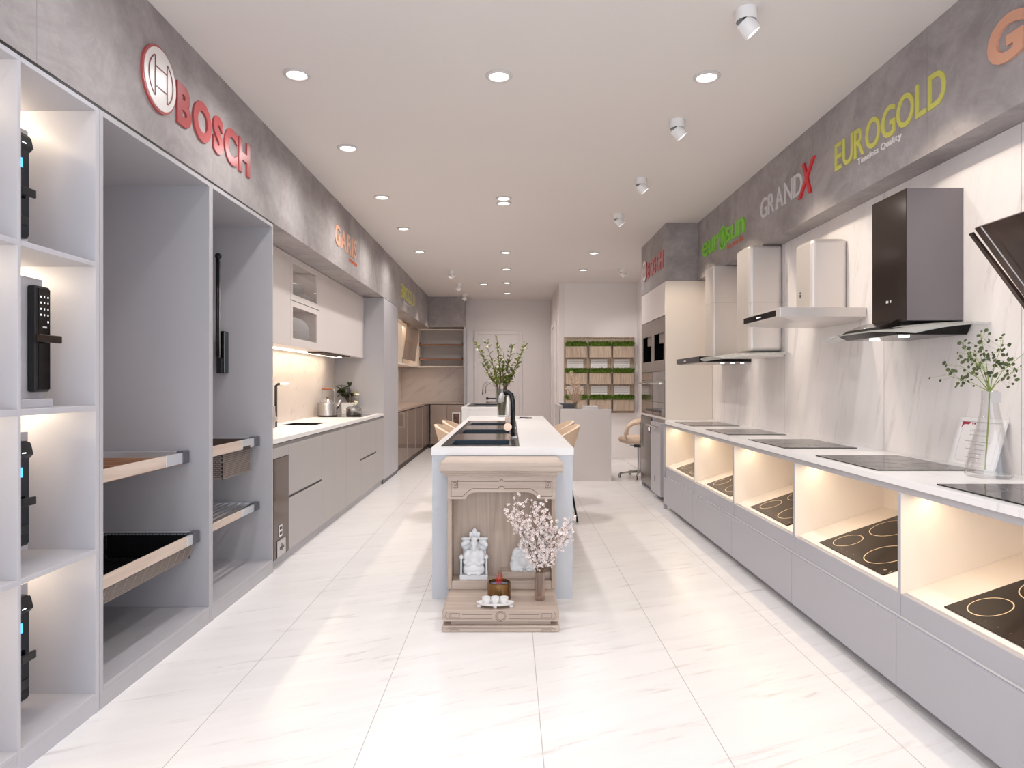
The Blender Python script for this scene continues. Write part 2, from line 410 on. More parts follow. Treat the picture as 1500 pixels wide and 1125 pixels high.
# ================================================================== CEILING LAMPS
dl = T('recessed_downlight', (0,0,CEIL), 'x', 'ceiling light')
P('trim_ring', MB().lathe([(.075,0),(.0755,-.006),(.07,-.01),(.058,-.011),(.052,-.003),(.052,0),(.075,0)], n=32), M['trim'], dl, local=True, smooth='auto')
P('lamp_disc', MB().cyl((0,0,-.004), .0515, .002, 28), M['lamp'], dl, local=True)
def row(n, side):
    w = ['nearest the camera','second from the camera','third from the camera','fourth from the camera','fifth from the camera','farthest and smallest']
    return w[:n-1]+[w[-1]] if n > 1 else w[:1]
spots = []
hidden = [(x,y) for x in (-1.19,-.065,1.10) for y in (2.5,1.22)]
rows = [('left row', -1.19, [3.80,4.99,6.31,7.6,8.94]), ('middle row', -.065, [3.82,6.35,6.52,8.98,10.3,11.7,13.07]), ('right row', 1.10, [3.83,9.02,10.37])]
nm = {'left row': ['nearest the camera above the large red sign','second in line','third in line','fourth in line','last before the sloping spotlights'],
      'middle row': ['nearest the camera','front one of the close pair','rear one of the close pair','next behind the close pair','second behind the close pair','third behind the close pair','farthest, above the rear door'],
      'right row': ['nearest the camera, beside the large spotlight','first of the far two','farthest, before the planter wall']}
first = True
for rn, x, ys in rows:
    for k, y in enumerate(ys):
        lb = 'round recessed ceiling downlight in the %s, %s' % (rn, nm[rn][k])
        if first: o = dl; o.location = (x,y,CEIL); o['label'] = lb; o['group'] = 'round recessed ceiling downlights'; first = False
        else: o = dup(dl, (x,y,CEIL), lb, 'round recessed ceiling downlights')
        spots.append((x,y))
for x, y in hidden:
    dup(dl, (x,y,CEIL), 'round recessed ceiling downlight over the front of the shop, above the picture', 'downlights above the picture')
sq = T('square_downlight', (-.47,11.87,CEIL), 'small square recessed ceiling light near the rear wall', 'ceiling light')
fr = MB()
for a in ((-.07,-.05,-.07,.07),(.05,.07,-.07,.07),(-.05,.05,-.07,-.05),(-.05,.05,.05,.07)): fr.box(a[0],a[1],a[2],a[3],-.01,0)
P('trim_ring', fr, M['trim'], sq, local=True); P('lamp_disc', MB().box(-.05,.05,-.05,.05,-.006,-.003), M['lamp'], sq, local=True)
# adjustable surface spotlights
def spot(first_loc, sgn, aim_name):
    t = T('adjustable_spotlight', first_loc, 'x', 'spotlight')
    P('canister', MB().lathe([(.0,0),(.048,0),(.048,-.055),(.045,-.055),(.045,-.02),(0,-.02)], n=32), M['white'], t, local=True, smooth='auto')
    R = Matrix.Rotation(sgn*math.radians(-40),4,'Y')
    mb = MB().lathe([(0,.035),(.040,.035),(.042,.03),(.042,-.03),(.040,-.034),(.034,-.034),(.030,-.012),(0,-.012)], n=32)
    for v in mb.bm.verts: v.co = R @ v.co + Vector((sgn*.012,0,-.082))
    hd = P('lamp_head', mb, M['white'], t, local=True, smooth='auto')
    mb = MB().cyl((0,0,-.018), .03, .004, 20)
    for v in mb.bm.verts: v.co = R @ v.co + Vector((sgn*.012,0,-.082))
    P('lamp_disc', mb, M['lamp'], hd, local=True)
    P('swivel', MB().cyl((0,0,-.08), .012, .065, 12), M['black'], t, local=True)
    return t
tR = spot((1.085,3.145,CEIL), 1, ''); lbs = ['largest white tilting ceiling spotlight, nearest the camera at top right','white tilting ceiling spotlight second in the right line, above the large hood signs','white tilting ceiling spotlight third in the right line','white tilting ceiling spotlight fourth in the right line, nearest the oven tower','lone small white ceiling spotlight beyond the oven tower']
tag(tR, lbs[0], 'spotlight', 'white tilting ceiling spotlights')
RS = [(1.085,3.145),(1.09,4.47),(1.097,5.74),(1.098,6.95),(1.69,10.3)]
for (x,y), lb in list(zip(RS, lbs))[1:]: dup(tR, (x,y,CEIL), lb, 'white tilting ceiling spotlights')
tL = spot((-.893,10.44,CEIL), -1, ''); lbs = ['small white ceiling spotlight on the left, nearest of three before the open dish cabinet','small white ceiling spotlight on the left, middle of three before the open dish cabinet','small white ceiling spotlight touching the corner of the rear concrete fascia']
tag(tL, lbs[0], 'spotlight', 'white tilting ceiling spotlights')
LS = [(-.893,10.44),(-.894,11.84),(-.885,13.2)]
for (x,y), lb in list(zip(LS, lbs))[1:]: dup(tL, (x,y,CEIL), lb, 'white tilting ceiling spotlights')
# ================================================================== SIGNS
GC = {}
def glyph_mesh(ch, ital=0, bold=0):
    k = (ch, ital, bold)
    if k not in GC: GC[k] = glyph_mesh_(ch, ital, bold)
    return GC[k]
def glyph_mesh_(ch, ital=0, bold=0):
    cu = bpy.data.curves.new('g', 'FONT'); cu.body = ch; cu.size = 1; cu.resolution_u = 4; cu.offset = bold; cu.shear = ital
    o = bpy.data.objects.new('g', cu); COL.objects.link(o)
    dg = bpy.context.evaluated_depsgraph_get(); dg.update()
    me = bpy.data.meshes.new_from_object(o.evaluated_get(dg))
    bpy.data.objects.remove(o); bpy.data.curves.remove(cu)
    return me
def mapper(side, X, y0, z0, th):
    if side == 'L': return lambda u, v, w: (X + w*th, y0 + u, z0 + v)
    if side == 'R': return lambda u, v, w: (X - w*th, y0 - u, z0 + v)
    return lambda u, v, w: (y0 + u, X - w*th, z0 + v)      # 'F': facing the camera, X is its Y
def letters(root, name, text, side, X, y0, y1, z0, z1, mt, bold=0, th=.012, gap=.09, ital=0, ref='E', join=False, cmats=None):
    """one solid raised mesh per letter, fitted between y0..y1 along the wall"""
    gm = []; tot = 0
    hs = [v.co.y for v in glyph_mesh(ref, 0, bold).vertices]; H = max(hs)-min(hs); base = min(hs)
    for ch in text:
        if ch == ' ': gm.append(None); tot += .3; continue
        me = glyph_mesh(ch, ital, bold); xs = [v.co.x for v in me.vertices]
        gm.append((me, min(xs), max(xs))); tot += max(xs)-min(xs)+gap*H
    tot -= gap*H
    sx = abs(y1-y0)/tot; sy = (z1-z0)/H; u = 0
    fn = mapper(side, X, y0, z0, 1); acc = MB() if join else None
    for i, g in enumerate(gm):
        if g is None:
            u += .3
            if join and len(acc.bm.verts): P(name, acc, mt, root); acc = MB()
            continue
        me, a, b = g
        mb = acc if join else MB()
        cache = {}
        for w in (0, th):
            vs = [mb.bm.verts.new(fn((v.co.x-a+u)*sx, (v.co.y-base)*sy, w)) for v in me.vertices]
            for p in me.polygons: mb.bm.faces.new([vs[k] for k in p.vertices])
            cache[w] = vs
        ec = {}
        for p in me.polygons:
            for k in p.edge_keys: ec[k] = ec.get(k, 0)+1
        for (p, q), n in ec.items():
            if n == 1: mb.bm.faces.new((cache[0][p], cache[0][q], cache[th][q], cache[th][p]))
        if not join: P(name, mb, (cmats or {}).get(i, mt), root)
        u += b-a+gap*H
    if join: return P(name, acc, mt, root)
def emblem(root, side, X, yc, zc, r):
    fn = mapper(side, X, yc, zc, 1)
    def disc(mb, R, w0, w1, n=64):
        pts = [(R*math.cos(2*PI*i/n), R*math.sin(2*PI*i/n)) for i in range(n)]
        mb.hexa([fn(u,v,w0) for u,v in pts], [fn(u,v,w1) for u,v in pts])
    def bar(mb, pts, w0=.0165, w1=.0185, t=.006*r/.15):
        for (a,b),(c,d) in zip(pts, pts[1:]):
            L = math.hypot(c-a,d-b) or 1; nx, ny = -(d-b)/L*t/2, (c-a)/L*t/2
            q = [(a+nx,b+ny),(a-nx,b-ny),(c-nx,d-ny),(c+nx,d+ny)]
            mb.hexa([fn(u,v,w0) for u,v in q], [fn(u,v,w1) for u,v in q])
    e = MB(); disc(e, r, 0, .012); P('emblem_rim', e, M['red'], root)
    e = MB(); disc(e, r*.93, .012, .016); P('emblem_disc', e, M['swhite'], root)
    e = MB(); s = r*.72; k = r*.36
    arc = lambda sg: [(sg*s*math.cos(t), s*math.sin(t)) for t in [math.radians(a) for a in range(-56,57,8)]]
    for sg in (-1,1):
        a = arc(sg); a.append((sg*k, a[-1][1])); a = [(sg*k, a[0][1])]+a; bar(e, a+[a[0]])
    for v in (-r*.3, r*.3): bar(e, [(-k,v),(k,v)])
    P('emblem_lines', e, M['sedge'], root)
Xl, Xr, Xt = -1.631, 2.013, 1.667
r = T('wall_sign', (Xl, 3.0, 2.57), 'large red raised letter sign with round emblem on left concrete fascia', 'sign')
emblem(r, 'L', Xl, 3.155, 2.70, .15); letters(r, 'letter', 'BOSCH', 'L', Xl, 3.325, 4.25, 2.572, 2.777, M['red'], bold=.045, gap=.12, th=.010)
r = T('wall_sign', (Xl, 6.3, 2.6), 'salmon raised letter sign on left fascia above the white wall cabinets', 'sign')
letters(r, 'letter', 'GARIS', 'L', Xl, 6.32, 7.20, 2.595, 2.785, M['sorange'], bold=.022, gap=.16, th=.007)
letters(r, 'tagline', 'HARDWARE', 'L', Xl, 6.88, 7.24, 2.53, 2.56, M['stag'], bold=0, gap=.16, th=.006, join=True)
r = T('wall_sign', (Xl, 10.1, 2.57), 'small yellow green letter sign far along the left fascia', 'sign')
letters(r, 'letter', 'EUROGOLD', 'L', Xl, 10.13, 11.57, 2.585, 2.785, M['sgold'], bold=0, gap=.12, th=.005)
letters(r, 'tagline', 'Timeless Quality', 'L', Xl, 10.4, 11.1, 2.52, 2.56, M['ssilver'], gap=.14, th=.006, join=True)
r = T('wall_sign', (Xr, 2.86, 2.6), 'salmon letter sign cut by the right edge of the picture', 'sign')
letters(r, 'letter', 'GARIS', 'R', Xr, 2.868, 1.98, 2.60, 2.785, M['sorange'], bold=.04, gap=.12)
r = T('wall_sign', (Xr, 4.2, 2.6), 'large yellow green letter sign with white tagline on right fascia', 'sign')
letters(r, 'letter', 'EUROGOLD', 'R', Xr, 4.229, 3.155, 2.607, 2.772, M['sgold'], bold=.008, gap=.11, th=.006)
letters(r, 'tagline', 'Timeless Quality', 'R', Xr, 3.955, 3.513, 2.561, 2.595, M['swhite'], gap=.16, th=.005, join=True, ref='T')
r = T('wall_sign', (Xr, 5.4, 2.6), 'silver letter sign ending in a red X on right fascia', 'sign')
letters(r, 'letter', 'GRAND', 'R', Xr, 5.485, 4.70, 2.61, 2.765, M['ssilver'], bold=.006, gap=.12, th=.008)
letters(r, 'letter', 'X', 'R', Xr, 4.76, 4.50, 2.575, 2.80, M['sred'], bold=.008, gap=.1, ital=.3)
r = T('wall_sign', (Xr, 7.1, 2.6), 'bright green lowercase letter sign with leaf emblem on right fascia', 'sign')
letters(r, 'letter', 'eur', 'R', Xr, 7.13, 6.56, 2.605, 2.745, M['sgreen'], bold=.006, gap=.06, ref='x')
letters(r, 'letter', 'sun', 'R', Xr, 6.35, 5.86, 2.600, 2.735, M['sgreen'], bold=.006, gap=.08, ref='x')
fn = mapper('R', Xr, 6.45, 2.672, 1)
e = MB(); n = 36
for k in range(n):
    a0, a1 = 2*PI*k/n, 2*PI*(k+1)/n
    q = [(.115*math.cos(a0),.112*math.sin(a0)),(.098*math.cos(a0),.095*math.sin(a0)),(.098*math.cos(a1),.095*math.sin(a1)),(.115*math.cos(a1),.112*math.sin(a1))]
    e.hexa([fn(u,v,0) for u,v in q],[fn(u,v,.012) for u,v in q])
lf = [(0,-.09),(.04,-.04),(.05,.02),(.02,.085),(-.02,.04),(-.03,-.03)]
e.hexa([fn(u,v,0) for u,v in lf],[fn(u,v,.014) for u,v in lf])
P('leaf_emblem', e, M['sgreen'], r)
letters(r, 'tagline', 'for your life', 'R', Xr, 6.33, 5.90, 2.535, 2.57, M['stag'], gap=.14, th=.005, join=True, ref='x')
r = T('wall_sign', (Xt, 8.5, 2.55), 'small red letter sign with round emblem above the built-in ovens', 'sign')
emblem(r, 'R', Xt, 8.44, 2.682, .13); letters(r, 'letter', 'BOSCH', 'R', Xt, 8.29, 7.45, 2.565, 2.755, M['red'], bold=.03, gap=.12, th=.008)
# ================================================================== LEFT SIDE
XL = -1.631
# --- pigeonhole display unit (two columns of cells)
u = T('display_shelf_unit', (-1.8,2.27,0), 'pale grey open pigeonhole shelf unit with lit cells at far left', 'shelf unit')
for y0, y1 in ((1.84,1.858),(2.259,2.275),(2.683,2.708)):
    P('side_panel', MB().box(-1.99,XL,y0,y1,.0,2.388), M['shelfgrey'], u, bev=.0015)
P('back_panel', MB().box(-2.005,-1.99,1.84,2.708,.0,2.388), M['cream'], u)
for ya, yb in ((1.858,2.259),(2.275,2.683)):
    for z0, z1 in ((.062,.08),(.628,.647),(1.19,1.212),(1.757,1.776),(2.37,2.388)):
        P('shelf', MB().box(-1.99,XL,ya,yb,z0,z1), M['shelfgrey'], u, bev=.0015)
    for z in (.627,1.189,1.756,2.369):
        P('led_strip', MB().box(-1.985,-1.972,ya+.01,yb-.01,z-.006,z-.0005), M['led'], u)
    P('plinth', MB().box(-1.70,XL-.002,ya,yb,.0,.0615), M['shelfgrey'], u)
# --- smart locks standing on their boards
def lock(z, flat):
    xo = 0 if flat else -.078
    lb = {1: ''}
    t = T('lock_stand', (-1.76+xo,2.46,z), 'x', 'display stand')
    P('backboard', MB().box(-1.76+xo,-1.735+xo,2.36,2.53 if flat else 2.565,z+.03,z+.47), M['shelfgrey'], t, bev=.002)
    P('foot', MB().box(-1.80+xo,-1.705+xo,2.35,2.545,z,z+.03) if flat else MB().box(-1.80+xo,-1.715+xo,2.35,2.50,z,z+.055), M['shelfgrey'], t, bev=.002)
    k = T('smart_door_lock', (-1.72+xo,2.485,z+.06), 'x', 'door lock')
    b0, b1 = -1.735+xo, -1.703+xo
    P('lock_body', MB().box(b0,b1,2.446,2.526,z+.055,z+.44), M['black'], k, bev=.008, seg=3)
    P('front_glass', MB().box(b1,b1+.002,2.462,2.522,z+.065,z+.43), M['shade'], k)
    if flat:
        g = MB()
        for i in range(3):
            for j in range(4): g.box(b1+.002,b1+.0026,2.470+i*.019,2.474+i*.019,z+.398-j*.022,z+.404-j*.022)
        g.box(b1+.002,b1+.0026,2.508,2.513,z+.308,z+.315)
        P('keypad_digits', g, M['key'], k)
        P('lettering', MB().box(b1+.002,b1+.0026,2.482,2.504,z+.288,z+.294), M['ssilver'], k)
        P('lever_handle', MB().tube([(b1,2.465,z+.248),(b1+.03,2.465,z+.248)], .013, 14).box(b1+.022,b1+.036,2.41,2.54,z+.234,z+.262), mat('gunmetal', srgb(56,46,42), .25, .6), k, bev=.004)
    else:
        P('camera_cap', MB().prism([(b1,z+.375),(b1+.014,z+.39),(b1+.006,z+.425),(b1,z+.435)], .084, 'Y', 2.444), M['black'], k)
        P('cap_light', MB().box(b1+.0135,b1+.0142,2.47,2.49,z+.396,z+.40), M['key'], k)
        P('status_display', MB().prism([(b1+.002,z+.31),(b1+.0035,z+.31),(b1+.0035,z+.333),(b1+.002,z+.345)], .018, 'Y', 2.47), M['bluescreen'], k)
        P('lever_handle', MB().tube([(b1,2.48,z+.215),(b1+.02,2.48,z+.215)], .012, 14).box(b1+.016,b1+.028,2.45,2.525,z+.205,z+.235), M['black'], k, bev=.003)
        P('thumb_plate', MB().box(b1+.002,b1+.006,2.47,2.515,z+.10,z+.135), M['black'], k, bev=.002)
    return t, k
for z, flat, wh in ((1.776,False,'top lit cell'),(1.212,True,'second lit cell'),(.647,False,'third lit cell'),(.08,False,'bottom lit cell')):
    t, k = lock(z, flat)
    tag(t, 'pale grey lock display board and foot in the %s of the shelf unit' % wh, 'display stand', 'lock display boards')
    if flat: tag(k, 'black smart door lock with white keypad digits and bronze lever handle', 'door lock', 'smart door locks')
    else: tag(k, 'black smart door lock with blue glowing screen in the %s' % wh, 'door lock', 'smart door locks')
# --- two tall open wardrobe bays
def bay(y0, y1, label):
    t = T('tall_display_cabinet', (-1.93,(y0+y1)/2,0), label, 'cabinet')
    for a, b in ((y0,y0+.022),(y1-.022,y1)): P('side_panel', MB().box(-2.25,XL,a,b,.0,2.388), M['grey'], t, bev=.0015)
    P('back_panel', MB().box(-2.262,-2.25,y0,y1,.0,2.388), M['grey'], t)
    P('top_panel', MB().box(-2.25,XL,y0+.022,y1-.022,2.366,2.388), M['grey'], t)
    P('bottom_panel', MB().box(-2.25,XL,y0+.022,y1-.022,.07,.09), M['grey'], t, bev=.0015)
    P('plinth', MB().box(-1.67,XL-.001,y0+.022,y1-.022,.0,.0695), M['grey'], t)
    return t
bay(2.712,3.716,'tall grey open wardrobe bay holding a divided tray and black basket')
bay(3.718,4.688,'tall grey open wardrobe bay with woven basket and pull-down rail')
def rails(t, ya, yb, z0, z1, xf, yw, yc0, yc1, xb=-2.18):
    """side runners with dark end caps, pale wood front rail"""
    P('front_rail', MB().box(xf-.016,xf,ya+.02,yw,z0,z1), M['woodrail'], t, bev=.002)
    P('corner_bracket', MB().box(xf-.016,xf+.001,yw,yc0,z0,z1), M['alu'], t, bev=.002)
    P('corner_bracket', MB().box(xf-.016,xf+.001,ya+.0,ya+.02,z0,z1), M['alu'], t, bev=.002)
    for a_, b_ in ((ya-.004,ya+.012),(yc0,yc1)):
        P('end_cap', MB().box(xf-.035,xf+.008,a_,b_,z0-.004,z1+.008), M['capdark'], t, bev=.006)
    P('side_rail', MB().box(xb,xf-.016,yb-.03,yb-.008,z0+.01,z1), M['alu'], t, bev=.002)
    P('side_rail', MB().box(xb,xf-.016,ya,ya+.02,z0+.01,z1), M['alu'], t, bev=.002)
    P('rear_rail', MB().box(xb-.016,xb,ya,yb-.008,z0+.01,z1), M['alu'], t, bev=.002)
ya, yb = 2.742, 3.686
t = T('divided_tray', (-1.95,3.2,.86), 'pull-out tray with wooden dividers and pale wood front, upper one in the wide bay', 'pull-out tray')
rails(t, ya, yb, .876, .932, -1.73, 3.43, 3.60, 3.665)
P('tray_base', MB().box(-2.18,-1.746,ya+.02,yb-.03,.87,.878), M['woodtray'], t)
for y in (2.9,3.05,3.2,3.35,3.5): P('divider', MB().box(-2.17,-1.75,y,y+.01,.878,.915), M['woodtray'], t)
for x in (-2.05,-1.93,-1.83): P('divider', MB().box(x,x+.01,ya+.02,3.05,.878,.905), M['woodtray'], t)
def wire_basket(t, x0, x1, y0, y1, z0, z1, name, mt, step, r=.0015, taper=.03, inner=None):
    """open basket woven of thin wires"""
    def ring(z, k): return [(x0+k,y0+k,z),(x1-k,y0+k,z),(x1-k,y1-k,z),(x0+k,y1-k,z)]
    mb = MB()
    zs = [z0+(z1-z0)*i/6 for i in range(7)]
    def seg(a, b, r=r):
        mb.tube([a,b], r, 4, cap=False)
    for z in zs:
        k = taper*(z1-z)/(z1-z0); c = ring(z,k)
        for i in range(4): seg(c[i], c[(i+1)%4])
    lo, hi = ring(z0,taper), ring(z1,0)
    for i in range(4):
        a, b = Vector(lo[i]), Vector(lo[(i+1)%4]); c, d = Vector(hi[i]), Vector(hi[(i+1)%4])
        n = max(2, int((d-c).length/step))
        for j in range(n+1): seg(a.lerp(b,j/n), c.lerp(d,j/n))
    x = x0+taper
    while x < x1-taper: seg((x,y0+taper,z0),(x,y1-taper,z0)); x += step
    y = y0+taper
    while y < y1-taper: seg((x0+taper,y,z0),(x1-taper,y,z0)); y += step
    return P(name, mb, mt, t)
t = T('mesh_basket', (-1.93,3.2,.36), 'black wire mesh pull-out basket low in the wide bay', 'pull-out basket')
rails(t, ya, yb, .450, .502, -1.676, 3.54, 3.60, 3.668)
P('basket_bed', MB().box(-2.15,-1.725,ya+.05,yb-.06,.362,.365).box(-2.15,-1.71,yb-.052,yb-.049,.365,.49).box(-2.15,-2.147,ya+.05,yb-.06,.365,.49), M['black'], t)
wire_basket(t, -2.17, -1.694, ya+.025, yb-.035, .368, .495, 'mesh', M['mesh'], .018)
g = MB()
yy = ya+.03
while yy < yb-.05:
    g.hexa([(-1.690,yy,.45),(-1.690,yy+.006,.45),(-1.722,yy+.006,.366),(-1.722,yy,.366)], [(-1.684,yy,.45),(-1.684,yy+.006,.45),(-1.716,yy+.006,.366),(-1.716,yy,.366)]); yy += .078
for i in range(9):
    z = .368+i*.0092; x = -1.719+.032*(z-.366)/.084
    g.box(x-.001,x+.0025,ya+.03,yb-.05,z,z+.0045)
P('front_slats', g, M['wicker'], t)
P('slat_backing', MB().hexa([(-1.6935,ya+.03,.45),(-1.6935,yb-.05,.45),(-1.7255,yb-.05,.366),(-1.7255,ya+.03,.366)], [(-1.6965,ya+.03,.45),(-1.6965,yb-.05,.45),(-1.7285,yb-.05,.366),(-1.7285,ya+.03,.366)]), M['wickerdark'], t)
ya, yb = 3.745, 4.656
t = T('woven_basket', (-1.93,4.2,.71), 'woven rattan basket hung from a pale wood rail in the narrow bay', 'pull-out basket')
rails(t, ya, yb, .876, .934, -1.71, 4.35, 4.55, 4.635)
# weave as staggered slats on the four sides plus dark liner
b = MB(); x0,x1,y0,y1,z0,z1 = -2.14,-1.745,4.14,4.60,.718,.925
P('basket_liner', MB().box(x0+.012,x1-.008,y0+.008,y0+.012,z0,z1).box(x0+.012,x1-.008,y1-.012,y1-.008,z0,z1).box(x1-.012,x1-.008,y0+.008,y1-.008,z0,z1).box(x0+.008,x0+.012,y0+.008,y1-.008,z0,z1).box(x0+.01,x1-.01,y0+.01,y1-.01,z0,z0+.004), M['wickerdark'], t)
rowz = z0; k = 0
while rowz < z1-.008:
    o = .011 if k % 2 else 0
    yy = y0+o
    while yy < y1-.02: b.box(x1-.006,x1,yy,min(yy+.018,y1),rowz,rowz+.008); yy += .022
    xx = x0+o
    while xx < x1-.02: b.box(xx,min(xx+.018,x1),y0,y0+.006,rowz,rowz+.008); xx += .022
    rowz += .012; k += 1
b.box(x0,x1,y0,y0+.008,z0-.004,z0+.003).box(x1-.008,x1,y0,y1,z0-.004,z0+.003)
P('weave', b, M['wicker'], t)
P('handle_cutout', MB().box(-1.7095,-1.7085,4.36,4.48,.873,.892), M['darkinside'], t)
t = T('trouser_rack', (-1.95,4.2,.43), 'slatted pull-out trouser rack below the woven basket', 'pull-out rack')
rails(t, ya, yb, .446, .489, -1.71, 4.35, 4.55, 4.635)
for i in range(9):
    x = -2.14+i*.047; P('rack_bar', MB().box(x,x+.012,ya+.02,yb-.03,.470,.484), M['steel'], t, bev=.003)
t = T('wardrobe_lift', (-1.95,4.6,1.36), 'black pull-down wardrobe rail with motor box on side panel', 'wardrobe lift')
P('motor_box', MB().box(-1.985,-1.925,4.60,4.664,1.364,1.65), M['blackgl'], t, bev=.006)
P('cover_plate', MB().box(-1.975,-1.94,4.585,4.60,1.364,1.47), M['black'], t, bev=.003)
P('lift_arm', MB().tube([(-1.965,4.575,1.47),(-1.965,4.575,2.14)], .011, 12), M['black'], t, smooth=True)
P('arm_highlight_rod', MB().tube([(-1.948,4.57,1.47),(-1.948,4.57,2.12)], .004, 8), M['steel'], t, smooth=True)  # steel rod shaped as the bright glint along the arm
P('arm_end', MB().ball((-1.96,4.575,2.15), .022), M['black'], t, smooth=True)
# --- base run in the first kitchen niche
def base_unit(y0, y1, label, kind, xf=XL, z1=.868):
    t = T('base_cabinet', (-1.93,(y0+y1)/2,0), label, 'cabinet')
    P('carcass', MB().box(-2.25,xf-.02,y0+.001,y1-.001,.07,.69 if kind == 'doors' else z1), M['beigegrey'], t)
    P('plinth', MB().box(-1.70,xf-.028,y0+.0005,y1-.0005,0,.0695), M['grey'], t)
    if kind == 'doors': P('top_rail', MB().box(xf-.06,xf-.02,y0+.001,y1-.001,.70,z1), M['beigegrey'], t)
    g = .0015
    if kind == 'drawers':
        P('drawer_front', MB().box(xf-.019,xf,y0+g,y1-g,.072,.452), M['beigegrey'], t, bev=.001)
        P('drawer_front', MB().box(xf-.019,xf,y0+g,y1-g,.472,z1-.02), M['beigegrey'], t, bev=.001)
        P('grip_channel', MB().box(xf-.0195,xf-.016,y0+.01,y1-.01,.452,.472), M['capdark'], t)
    elif kind == 'doors':
        m = (y0+y1)/2
        for a, b in ((y0,m),(m,y1)): P('door', MB().box(xf-.019,xf,a+g,b-g,.072,z1-.02), M['beigegrey'], t, bev=.001)
    elif kind == 'door':
        P('door', MB().box(xf-.019,xf,y0+g,y1-g,.072,z1-.02), M['beigegrey'], t, bev=.001)
    return t
t = base_unit(4.692, 5.016, 'narrow base cabinet with brown glass front beside the wardrobe bay', None)
P('top_rail', MB().box(XL-.019,XL,4.6935,5.0145,.775,.848), M['beigegrey'], t)
P('glass_front', MB().box(XL-.019,XL+.001,4.6935,5.0145,.072,.772), M['brown'], t, bev=.001)
k = P('switch_plate', MB().box(XL+.001,XL+.006,4.80,4.86,.215,.30), M['chrome'], t, bev=.002)
P('button', MB().box(XL+.006,XL+.009,4.815,4.845,.265,.285), M['black'], k); P('button', MB().box(XL+.006,XL+.009,4.815,4.845,.23,.25), M['black'], k)
k = P('socket_plate', MB().box(XL+.001,XL+.008,4.76,4.93,.078,.195), M['steel'], t, bev=.003)
P('socket', MB().box(XL+.008,XL+.0085,4.80,4.89,.125,.145).box(XL+.008,XL+.0087,4.835,4.855,.115,.165), M['black'], k)
base_unit(5.018, 5.899, 'grey base cabinet with long grip groove, nearer of the two drawer units', 'drawers')
base_unit(5.901, 6.769, 'plain grey double-door base cabinet below the inset sink', 'doors')
base_unit(6.771, 7.409, 'plain grey single-door base cabinet between sink and far drawer unit', 'door')
base_unit(7.411, 8.279, 'grey base cabinet with short grip groove below the cooktop', 'drawers')
base_unit(8.281, 8.768, 'plain grey base cabinet touching the tall unit', 'door')
w = T('worktop', (-1.93,6.7,.87), 'white stone worktop of the left kitchen niche', 'worktop')
# with the sink cut-out
zz = (.878,.91)
k = MB(); k.box(-2.268,XL,4.69,6.3,*zz).box(-2.268,XL,6.76,8.768,*zz).box(-2.268,-2.15,6.3,6.76,*zz).box(-1.81,XL,6.3,6.76,*zz)
P('slab', k, M['stone'], w)
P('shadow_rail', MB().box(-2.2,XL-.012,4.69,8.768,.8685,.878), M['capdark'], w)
t = T('inset_sink', (-1.98,6.53,.7), 'black undermounted sink in the left worktop', 'sink')
k = MB(); k.box(-2.15,-1.81,6.3,6.76,.70,.71).box(-2.15,-2.14,6.3,6.76,.71,.905).box(-1.82,-1.81,6.3,6.76,.71,.905).box(-2.14,-1.82,6.3,6.31,.71,.905).box(-2.14,-1.82,6.75,6.76,.71,.905)
P('bowl', k, M['sink'], t); P('drain', MB().cyl((-1.98,6.53,.71), .04, .004, 20), M['chrome'], t)
t = T('kitchen_faucet', (-2.07,6.0,.91), 'black angular kitchen faucet with white spout tip by the left sink', 'faucet')
P('faucet_body', MB().box(-2.115,-2.06,5.9,5.98,.91,1.10), M['beigegrey'], t, bev=.004)
P('riser', MB().tube([(-2.07,6.02,.912),(-2.07,6.02,1.275),(-2.05,6.02,1.29),(-2.03,6.02,1.29)], .012, 12), M['black'], t, smooth=True)
P('spout', MB().tube([(-2.03,6.02,1.29),(-1.95,6.02,1.288)], .015, 14), M['white'], t, smooth=True)
P('control_knob', MB().cyl((-2.05,5.95,.985), .022, -.03, 18, 'Y').tube([(-2.05,5.95,.985),(-2.05,5.95,1.05)],.003,6), M['steel'], t, smooth='auto')
# hob, kettle, pots
def hob_rings(mb, cx, cy, lst, z, flat=.25, w=.0022):
    for dx, dy, r in lst: mb.ring((cx+dx,cy+dy,z), r, w, 48, 6, 'Z', flat)
t = T('cooktop', (-1.93,8.2,.91), 'black glass cooktop under the kettle and saucepan', 'cooktop')
P('glass', MB().box(-2.18,-1.70,7.75,8.62,.91,.9145), M['blackgl'], t, bev=.0015)
k = MB(); hob_rings(k, -1.94, 8.18, [(-.1,-.24,.1),(-.1,.22,.1)], .9145); P('cooking_zone', k, M['hobringdim'], t)
t = T('kettle', (-2.12,7.9,.915), 'polished steel kettle with wooden handle on the left cooktop', 'kettle')
P('body', MB().lathe([(0,0),(.108,0),(.112,.004),(.112,.150),(.108,.158),(.062,.166),(.06,.168),(0,.168)], (-2.12,7.9,.9155), 32), M['steel'], t, smooth='auto')
P('base_band', MB().lathe([(.1,0),(.1135,0),(.1135,.012),(.1,.012)], (-2.12,7.9,.9152), 32), M['black'], t)
k = P('lid', MB().lathe([(.055,0),(.055,.012),(.04,.026),(.012,.034),(0,.034)], (-2.12,7.9,1.0835), 28), M['chrome'], t, smooth='auto')
P('knob', MB().ball((-2.12,7.9,1.135), .014), M['brass'], k, smooth=True)
P('spout', MB().tube([(-2.03,7.9,1.0),(-1.985,7.9,1.06),(-1.965,7.9,1.10)], .018, 12, rs=[.024,.018,.013]), M['steel'], t, smooth=True)
k = P('handle', MB().tube([(-2.2,7.9,1.06),(-2.205,7.9,1.2),(-2.185,7.9,1.23)], .004, 8).tube([(-2.04,7.9,1.06),(-2.035,7.9,1.2),(-2.055,7.9,1.23)], .004, 8), M['steel'], t)
